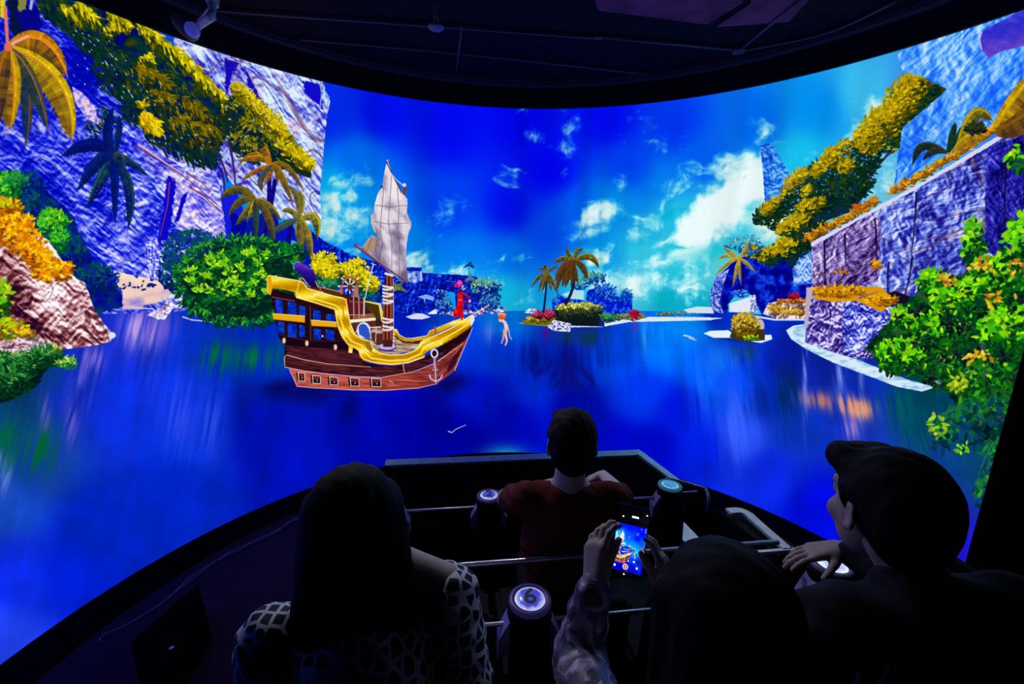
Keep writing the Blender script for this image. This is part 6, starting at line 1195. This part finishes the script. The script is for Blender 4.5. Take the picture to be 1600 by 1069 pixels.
def person(name_label, J, hair_fn, mats, top='shirt', sleeve='long', neck_open=0.0, female=False, head_s=1.0, az=0, pitch=0, roll=0, group=None, hands=None, extra=None, cloth_off=.012, collar=False):
    g = lambda k: np.array(J[k], float)
    ped = g('pelvis'); root = empty('person', (ped[0], ped[1], J['floor'])); org = np.array([ped[0], ped[1], J['floor']]); tag(root, name_label, 'person')
    M = rotm(az, pitch, roll); hc = g('head')
    skin, cloth, pants, hair = [], [], [], []
    allp = np.array([g(k) for k in J if k not in ('floor',)]); lo, hi = allp.min(0)-.20, allp.max(0)+.20
    neck0, neck1 = g('neck'), hc+M @ np.array([0, -.02, -.05])*head_s
    # skin of neck, chest, arms and legs
    v = Vol(lo, hi, .0075); v.cap(neck0+np.array([0, 0, -.04]), neck1, .056*head_s if not female else .048, .052*head_s if not female else .046, .02)
    sh = {q: g('sh'+q) for q in 'LR'}; el = {q: g('el'+q) for q in 'LR'}; wr = {q: g('wr'+q) for q in 'LR'}
    chest = g('chest')
    for q in 'LR':
        v.cap(neck0+(sh[q]-neck0)*.1+np.array([0, 0, -.01]), sh[q]+(neck0-sh[q])*.25, .042, .038, .03)
        v.cap(sh[q], el[q], .046, .036, .03); v.cap(el[q], wr[q], .037, .024, .02)
    if 'exA' in J: v.cap(g('exA'), g('exB'), .044, .036, .03)
    v.ell(chest, (.135, .085, .17), .03); P, F = v.mesh(); skin.append((smooth_mesh(P, F, 1), F))
    skin.append(head_parts(hc, M, head_s))
    for q in 'LR':
        if hands and q in hands: skin.append(hand_mesh(hand_prims(wr[q], *hands[q][0], **hands[q][1]), el[q], wr[q]))
        else: skin.append(hand_mesh(hand_prims(wr[q], (wr[q]-el[q]), (0, 0, 1), 1 if q == 'L' else -1), el[q], wr[q]))
    body = np_obj('body', skin, mats['skin'], root, org)
    # eyes
    for q in (-1, 1):
        bm = bmesh.new(); bmesh.ops.create_uvsphere(bm, u_segments=12, v_segments=8, radius=.0118*head_s); o = from_bm('eye', bm, EYE_M, root, True); o.location = Vector(hc+M @ (np.array([q*.031, .089, .011])*head_s)-org)
    # top
    v = Vol(lo, hi, .0075); c = cloth_off; bw = .165 if not female else .145
    up = np.array([0, 0, 1.0]); pel = g('pelvis'); side = (sh['R']-sh['L']); side[2] = 0; side /= np.linalg.norm(side); f_ = np.cross(up, side)
    A = np.stack([side, f_, up], 1)
    v.ell(chest, (bw, .105, .20), .03, rot=A); v.ell((chest+pel)/2, (bw*.86, .10, .17), .05, rot=A); v.ell(pel+up*.02, (bw*1.02, .125, .13), .05, rot=A)
    for q in 'LR':
        v.cap(neck0+(sh[q]-neck0)*(.25+neck_open)+np.array([0, 0, -.012]), sh[q]+(neck0-sh[q])*.1, .046, .055, .04)
        if not neck_open: v.cap(neck0+np.array([-.03, -.035, -.035]), neck0+np.array([.03, -.035, -.035]), .045, .045, .03)
        if collar: v.cap(neck0+np.array([0, -.01, -.05]), neck0+(sh[q]-neck0)*.35+np.array([0, -.01, .02]), .075, .070, .04)
        if sleeve == 'long': v.cap(sh[q], el[q], .060+c*.4, .050+c*.4, .03); v.cap(el[q], el[q]+(wr[q]-el[q])*.93, .050+c*.4, .034+c*.4, .02)
        else: v.cap(sh[q], sh[q]+(el[q]-sh[q])*.62, .062, .058, .03)
    v.ripple(lambda X, Y, Z: (.004*np.sin(X*47+Z*31+2*np.sin(Y*29))*np.sin(Y*38-Z*26+1.5*np.sin(X*33))+.0022*np.sin(Z*110+X*60+Y*40)).astype(np.float32))
    P, F = v.mesh(); np_obj(top, [(smooth_mesh(P, F, 1), F)], mats['top'], root, org)
    # trousers and shoes
    v = Vol(lo-np.array([0, 0, .25]), hi, .011)
    v.ell(pel+np.array([0, 0, -.02]), (bw*1.0, .125, .11), .03, rot=A)
    for q in 'LR':
        k = g('kn'+q); a = g('an'+q); h = pel+side*(.085 if q == 'R' else -.085); v.cap(h, k, .082, .060, .05); v.cap(k, a, .060, .045, .03)
    P, F = v.mesh(); np_obj('trousers', [(P, F)], mats['pants'], root, org)
    for q in 'LR':
        a = g('an'+q); fd = g('kn'+q)-pel; fd[2] = 0; fd /= np.linalg.norm(fd); lo2 = a-.2; hi2 = a+.3; v = Vol(lo2, hi2, .01)
        b = np.array([a[0], a[1], J['floor']+.04]); v.cap(b-fd*.05, b+fd*.13, .038, .036, .02); v.cap(b-fd*.02, b-fd*.02+up*.05, .042, .045, .02); P, F = v.mesh(); np_obj('shoe', [(P, F)], BLACK, root, org)
    # hair
    hp = hair_fn(hc, M, head_s)
    if hp is not None: o = np_obj('hair', hp, mats['hair'], root, org)
    if extra: extra(root, org, hc, M)
    return root
def strands(amp, f):
    return lambda X, Y, Z: (amp*np.sin(X*f+2.2*np.sin(Z*9)+Y*f*.6)+amp*.7*np.sin(Y*f*1.3+X*f*.9+1.7*np.sin(Z*13))).astype(np.float32)+0*Z.astype(np.float32)
def short_hair(front=.085, puff=0, side=1.0):
    def fn(c, M, s):
        v = Vol((-.13*s, -.15*s, -.12*s), (.13*s, .17*s, .17*s), .005)
        v.ell((0, -.020*s, .042*s), (.083*s, .102*s, .094*s), .01); v.cap((-.045*s, .060*s, .085*s), (.045*s, .060*s, .085*s), .024*s+puff, k=.03); v.ell((0, -.055*s, -.015*s), (.070*s, .055*s, .075*s), .03)
        if puff: v.cap((-.04*s, front, .090*s), (.04*s, front, .090*s), .022, k=.025)
        for q in (-1, 1): v.cap((q*.072*s, .018*s, .04*s), (q*.074*s, .012*s, -.005*s), .012*s, .008*s, k=.02)
        v.ell((0, .095*s, -.045*s), (.085*s, .062*s, .085*s), .012, sub=True)
        for q in (-1, 1): v.ell((q*.088*s, .002*s, -.020*s), (.020*s, .024*s, .040*s), .01, sub=True)
        v.ripple(strands(.0012, 190)); P, F = v.mesh(); P = smooth_mesh(P, F, 1); return [(P @ M.T+c, F)]
    return fn
def long_hair(L=.55, wdt=.115, back=.06, lean=(0, 0), top=0.0):
    def fn(c, M, s):
        lo = c-np.array([.24, .26, L+.12]); hi = c+np.array([.24, .24, .20]); v = Vol(lo, hi, .0065)
        f = M @ np.array([0, 1, 0]); f[2] = 0; f /= np.linalg.norm(f); r = np.array([f[1], -f[0], 0]); A = np.stack([r, f, (0, 0, 1)], 1)
        v.ell(c+M @ np.array([0, -.020*s, .040*s]), (.090*s, .108*s, .098*s+top), .02, rot=M)
        for t in np.linspace(0, 1, 7):
            p = c-f*(.045+back*t)+np.array([lean[0]*t, lean[1]*t, .01-L*t]); v.ell(p, (wdt*(.80+.30*min(1, t*3)-.10*t), .058-.012*t, .11), .05, rot=A)
        for q in (-1, 1): v.cap(c+M @ np.array([q*.070*s, .020, .03]), c-f*.02+r*q*.085+np.array([0, 0, -.17]), .030, .028, .03)
        v.ell(c+M @ np.array([0, .105*s, -.035*s]), (.058*s, .060, .095*s), .015, rot=M, sub=True)
        v.ripple(strands(.0016, 150)); P, F = v.mesh(); return [(smooth_mesh(P, F, 1), F)]
    return fn
EYE_M = mat('eye_dark', (.05, .04, .04), .2)
SKIN = mat('skin_light', (.62, .45, .40), .55, noise=.06, nscale=40); SKIN_D = mat('skin_mid', (.42, .29, .25), .55, noise=.06, nscale=40)
def skin_cloth(): pass
HAIR = mat('black_hair', (.006, .005, .006), .7, spec=.12, noise=.3, nscale=60); HAIR2 = mat('dark_brown_hair', (.004, .003, .004), .7, spec=.12, noise=.3, nscale=60)
RED = mat('dark_red_cotton', (.125, .022, .016), .9, noise=.2, nscale=30, spec=.1); JACKET = mat('black_jacket', (.010, .009, .016), .8, noise=.3, nscale=20, spec=.15); PANTS = mat('dark_trousers', (.008, .008, .012), .9, noise=.3, spec=.1)
# black and white lozenge print
def print_mat():
    m = bpy.data.materials.new('lozenge_print'); m.use_nodes = True; nt = m.node_tree; b = nt.nodes['Principled BSDF']; b.inputs['Roughness'].default_value = .8
    tc = nt.nodes.new('ShaderNodeTexCoord'); sp = nt.nodes.new('ShaderNodeSeparateXYZ'); nt.links.new(tc.outputs['Object'], sp.inputs[0])
    def math_(op, a, b_=None, c=None):
        n = nt.nodes.new('ShaderNodeMath'); n.operation = op
        for i, q in enumerate((a, b_, c)):
            if q is None: continue
            if isinstance(q, (int, float)): n.inputs[i].default_value = q
            else: nt.links.new(q, n.inputs[i])
        return n.outputs[0]
    vm = nt.nodes.new('ShaderNodeVectorMath'); vm.operation = 'MULTIPLY'; vm.inputs[1].default_value = (38, 38, 26); nt.links.new(tc.outputs['Object'], vm.inputs[0])
    vo = nt.nodes.new('ShaderNodeTexVoronoi'); vo.feature = 'DISTANCE_TO_EDGE'; vo.inputs['Scale'].default_value = 1.0; vo.inputs['Randomness'].default_value = .45; nt.links.new(vm.outputs[0], vo.inputs['Vector'])
    mk = math_('LESS_THAN', vo.outputs['Distance'], .125)
    mx = nt.nodes.new('ShaderNodeMix'); mx.data_type = 'RGBA'; mx.inputs[6].default_value = (.006, .006, .02, 1); mx.inputs[7].default_value = (.85, .85, .88, 1)
    nt.links.new(mk, mx.inputs[0]); nt.links.new(mx.outputs[2], b.inputs['Base Color']); return m
def shiny_print():
    m = bpy.data.materials.new('lavender_sheen'); m.use_nodes = True; nt = m.node_tree; b = nt.nodes['Principled BSDF']; b.inputs['Roughness'].default_value = .35
    tc = nt.nodes.new('ShaderNodeTexCoord'); n = nt.nodes.new('ShaderNodeTexNoise'); n.inputs['Scale'].default_value = 16; n.inputs['Detail'].default_value = 5; n.inputs['Distortion'].default_value = 1.4
    r = nt.nodes.new('ShaderNodeValToRGB'); e = r.color_ramp.elements; e[0].position = .40; e[0].color = (.07, .06, .09, 1); e[1].position = .62; e[1].color = (.60, .50, .75, 1); k = r.color_ramp.elements.new(.5); k.color = (.13, .11, .18, 1)
    nt.links.new(tc.outputs['Object'], n.inputs['Vector']); nt.links.new(n.outputs['Fac'], r.inputs['Fac']); nt.links.new(r.outputs['Color'], b.inputs['Base Color'])
    u = nt.nodes.new('ShaderNodeBump'); u.inputs['Strength'].default_value = .6; u.inputs['Distance'].default_value = .012; nt.links.new(n.outputs['Fac'], u.inputs['Height']); nt.links.new(u.outputs['Normal'], b.inputs['Normal'])
    return m

# the man in the front row, elbows out, hands on the button before him
person('person in dark red t-shirt with short black hair, seated in the front row', dict(floor=-.24, pelvis=(.215, 1.38, .32), chest=(.208, 1.38, .66), neck=(.208, 1.37, .89), head=(.215, 1.38, 1.045),
       shL=(.062, 1.38, .828), shR=(.368, 1.40, .825), elL=(-.010, 1.61, .69), elR=(.480, 1.63, .70), wrL=(.275, 1.88, .625), wrR=(.455, 1.89, .65), knL=(.10, 1.76, .26), knR=(.34, 1.78, .26), anL=(.10, 1.80, -.13), anR=(.34, 1.82, -.13)),
       short_hair(), dict(skin=SKIN, top=RED, pants=PANTS, hair=HAIR), 't_shirt', 'short', az=R_(-3), pitch=R_(-6),
       hands=dict(L=(((.12, .17, -.10), (0, .3, 1), 1), dict(curl=(.2, .2, .25, .3))), R=(((-.06, .15, -.12), (0, .3, 1), -1), dict(curl=(.2, .2, .25, .3)))), head_s=1.0)
# the woman with long hair
def necklace(root, org, hc, M):
    bm = bmesh.new(); P = [Vector(hc-org)+Vector(q) for q in ((.028, -.02, -.105), (.062, .012, -.135), (.060, .05, -.165), (.03, .085, -.19))]; tube(bm, smooth_path(P), .0022, 6); from_bm('necklace', bm, BLACK, root, True)
person('woman with long black hair and black and white lozenge patterned top', dict(floor=0, pelvis=(-.30, .66, .52), chest=(-.30, .73, .80), neck=(-.275, .785, 1.0), head=(-.32, .80, 1.135),
       shL=(-.49, .73, .905), shR=(-.125, .80, .955), exA=(-.27, .80, 1.045), exB=(-.135, .805, .992), elL=(-.55, .80, .66), elR=(-.075, .80, .66), wrL=(-.42, .98, .60), wrR=(-.20, .99, .60), knL=(-.46, .90, .50), knR=(-.22, .92, .50), anL=(-.46, .90, .10), anR=(-.22, .92, .10)),
       long_hair(.50, .118, .035), dict(skin=SKIN, top=print_mat(), pants=PANTS, hair=HAIR), 'blouse', 'long', neck_open=.42, female=True, az=R_(12), pitch=R_(-4), roll=R_(-4), head_s=.95, extra=necklace)
# the woman with the phone
person('person with long dark hair in shiny lavender top filming with a phone', dict(floor=0, pelvis=(.34, .42, .52), chest=(.33, .48, .79), neck=(.335, .51, .955), head=(.336, .575, 1.135),
       shL=(.165, .52, .90), shR=(.505, .52, .90), elL=(.165, .80, .80), elR=(.50, .74, .80), wrL=(.192, .812, .985), wrR=(.356, .812, .955), knL=(.24, .85, .50), knR=(.46, .85, .50), anL=(.24, .88, .10), anR=(.46, .88, .10)),
       long_hair(.50, .105, .03, (.01, -.02)), dict(skin=SKIN_D, top=shiny_print(), pants=PANTS, hair=HAIR2), 'jacket', 'long', female=True, az=R_(8), pitch=R_(-8), head_s=.95,
       hands=dict(L=(((.10, .62, 1), (-.8, -.45, .2), 1), dict(curl=(.5, .55, .6, .6), tcurl=.05, s=.86, th=(.95, .38))), R=(((-.05, .62, 1), (.8, -.45, .2), -1), dict(curl=(.5, .55, .6, .6), tcurl=.35, s=.86, th=(.80, .55)))))
# the man at the right
def cord(root, org, hc, M):
    bm = bmesh.new(); w = Vector((1.060, 1.178, .803)); lathe(bm, [(.026, -.010), (.030, -.006), (.030, .006), (.026, .010)], 24, M=Matrix.Translation(w-Vector(org)) @ Vector((-.7, .45, -.1)).to_track_quat('Z', 'Y').to_matrix().to_4x4()); from_bm('wristband', bm, SILVER, root, True)
person('man with short swept black hair and black jacket, seated at the right', dict(floor=0, pelvis=(.83, .46, .53), chest=(.80, .55, .92), neck=(.755, .62, 1.125), head=(.690, .70, 1.25),
       shL=(.585, .64, 1.06), shR=(.97, .55, 1.085), elL=(.60, .86, .80), elR=(1.19, .82, .80), wrL=(.80, 1.06, .66), wrR=(1.050, 1.185, .805), knL=(.78, .96, .50), knR=(1.06, .92, .50), anL=(.80, 1.0, .10), anR=(1.06, .98, .10)),
       short_hair(.078, .001), dict(skin=SKIN_D, top=JACKET, pants=PANTS, hair=HAIR), 'jacket', 'long', az=R_(0), pitch=R_(-6), roll=0, head_s=.90, collar=True,
       hands=dict(R=(((-.97, .10, -.24), (-.1, .1, 1), -1), dict(curl=(.22, .25, .28, .3), tcurl=.2))), extra=cord)

# ---------------------------------------------------------------- the phone
def build_phone():
    C = Vector((.279, .862, 1.055)); n = Vector((-.16, -.93, .42)).normalized(); up = Vector((.12, .1, 1)); up = (up-n*up.dot(n)).normalized(); rt = up.cross(n)
    M = Matrix(((rt.x, up.x, n.x, C.x), (rt.y, up.y, n.y, C.y), (rt.z, up.z, n.z, C.z), (0, 0, 0, 1)))
    r = bpy.data.objects.new('phone', None); COL.objects.link(r); r.matrix_world = M; tag(r, 'smartphone held up in both hands, its screen filming the lagoon', 'phone')
    bm = bmesh.new(); box(bm, (0, 0, -.0045), (.074, .156, .008)); from_bm('phone_body', bm, mat('phone_frame', (.05, .04, .08), .2, .5), r, bevel=.003)
    bm = bmesh.new(); box(bm, (0, 0, .0002), (.070, .152, .0012)); from_bm('phone_glass', bm, mat('phone_black_glass', (.003, .002, .006), .08, emis=(.002, .0005, .004), es=.6), r)
    # live picture: part of the projected picture
    ph = bpy.data.meshes.new('live_picture'); w, y0, y1 = .0335, -.064, .036
    ph.from_pydata([(-w, y0, .0012), (w, y0, .0012), (w, y1, .0012), (-w, y1, .0012), (-w, y0, .0008), (w, y0, .0008), (w, y1, .0008), (-w, y1, .0008)], [], [(0, 1, 2, 3), (7, 6, 5, 4), (0, 4, 5, 1), (1, 5, 6, 2), (2, 6, 7, 3), (3, 7, 4, 0)])
    uv = ph.uv_layers.new(name='picture'); u0, v0 = to_tex(545, 700); u1, v1 = to_tex(900, 190); q = [(u0/TW, 1-v0/THT), (u1/TW, 1-v0/THT), (u1/TW, 1-v1/THT), (u0/TW, 1-v1/THT)]
    for i in range(24): uv.data[i].uv = q[i] if i < 4 else q[0]
    ph.update(); o = link('live_picture', ph, picture_mat('phone_screen_light', 1.5), r); o['label'] = 'bright live image of the ship and lagoon'
    W = mat('icon_white', (.8, .8, .8), .5, emis=(1, .95, 1), es=1.3); K = mat('icon_dark_red', (.1, .01, .01), .5, emis=(.25, .02, .03), es=.6); PK = mat('icon_ring', (.8, .5, .5), .5, emis=(1, .55, .6), es=1.2)
    def dot(n_, x, y, r_, m_, z=.0014, sx=1): bm = bmesh.new(); lathe(bm, [(r_, 0), (r_, .0004)], 16); bmesh.ops.scale(bm, vec=(sx, 1, 1), verts=bm.verts); o = from_bm(n_, bm, m_, r); o.location = (x, y, z)
    dot('record_button', -.003, -.054, .0062, PK); dot('record_button', -.003, -.054, .0040, K, .0020); dot('record_button', -.003, -.054, .0020, PK, .0025)
    dot('icon', -.027, -.055, .0026, W); dot('icon', .022, -.052, .0022, W); dot('icon', -.022, .052, .0018, W); dot('icon', .030, .064, .0016, W); dot('icon', .014, -.040, .0020, W); dot('icon', .002, -.041, .0012, W); dot('icon', -.004, -.070, .0018, W)
    bm = bmesh.new(); box(bm, (.005, .055, .0014), (.015, .004, .0006)); from_bm('icon_bar', bm, W, r)
build_phone()
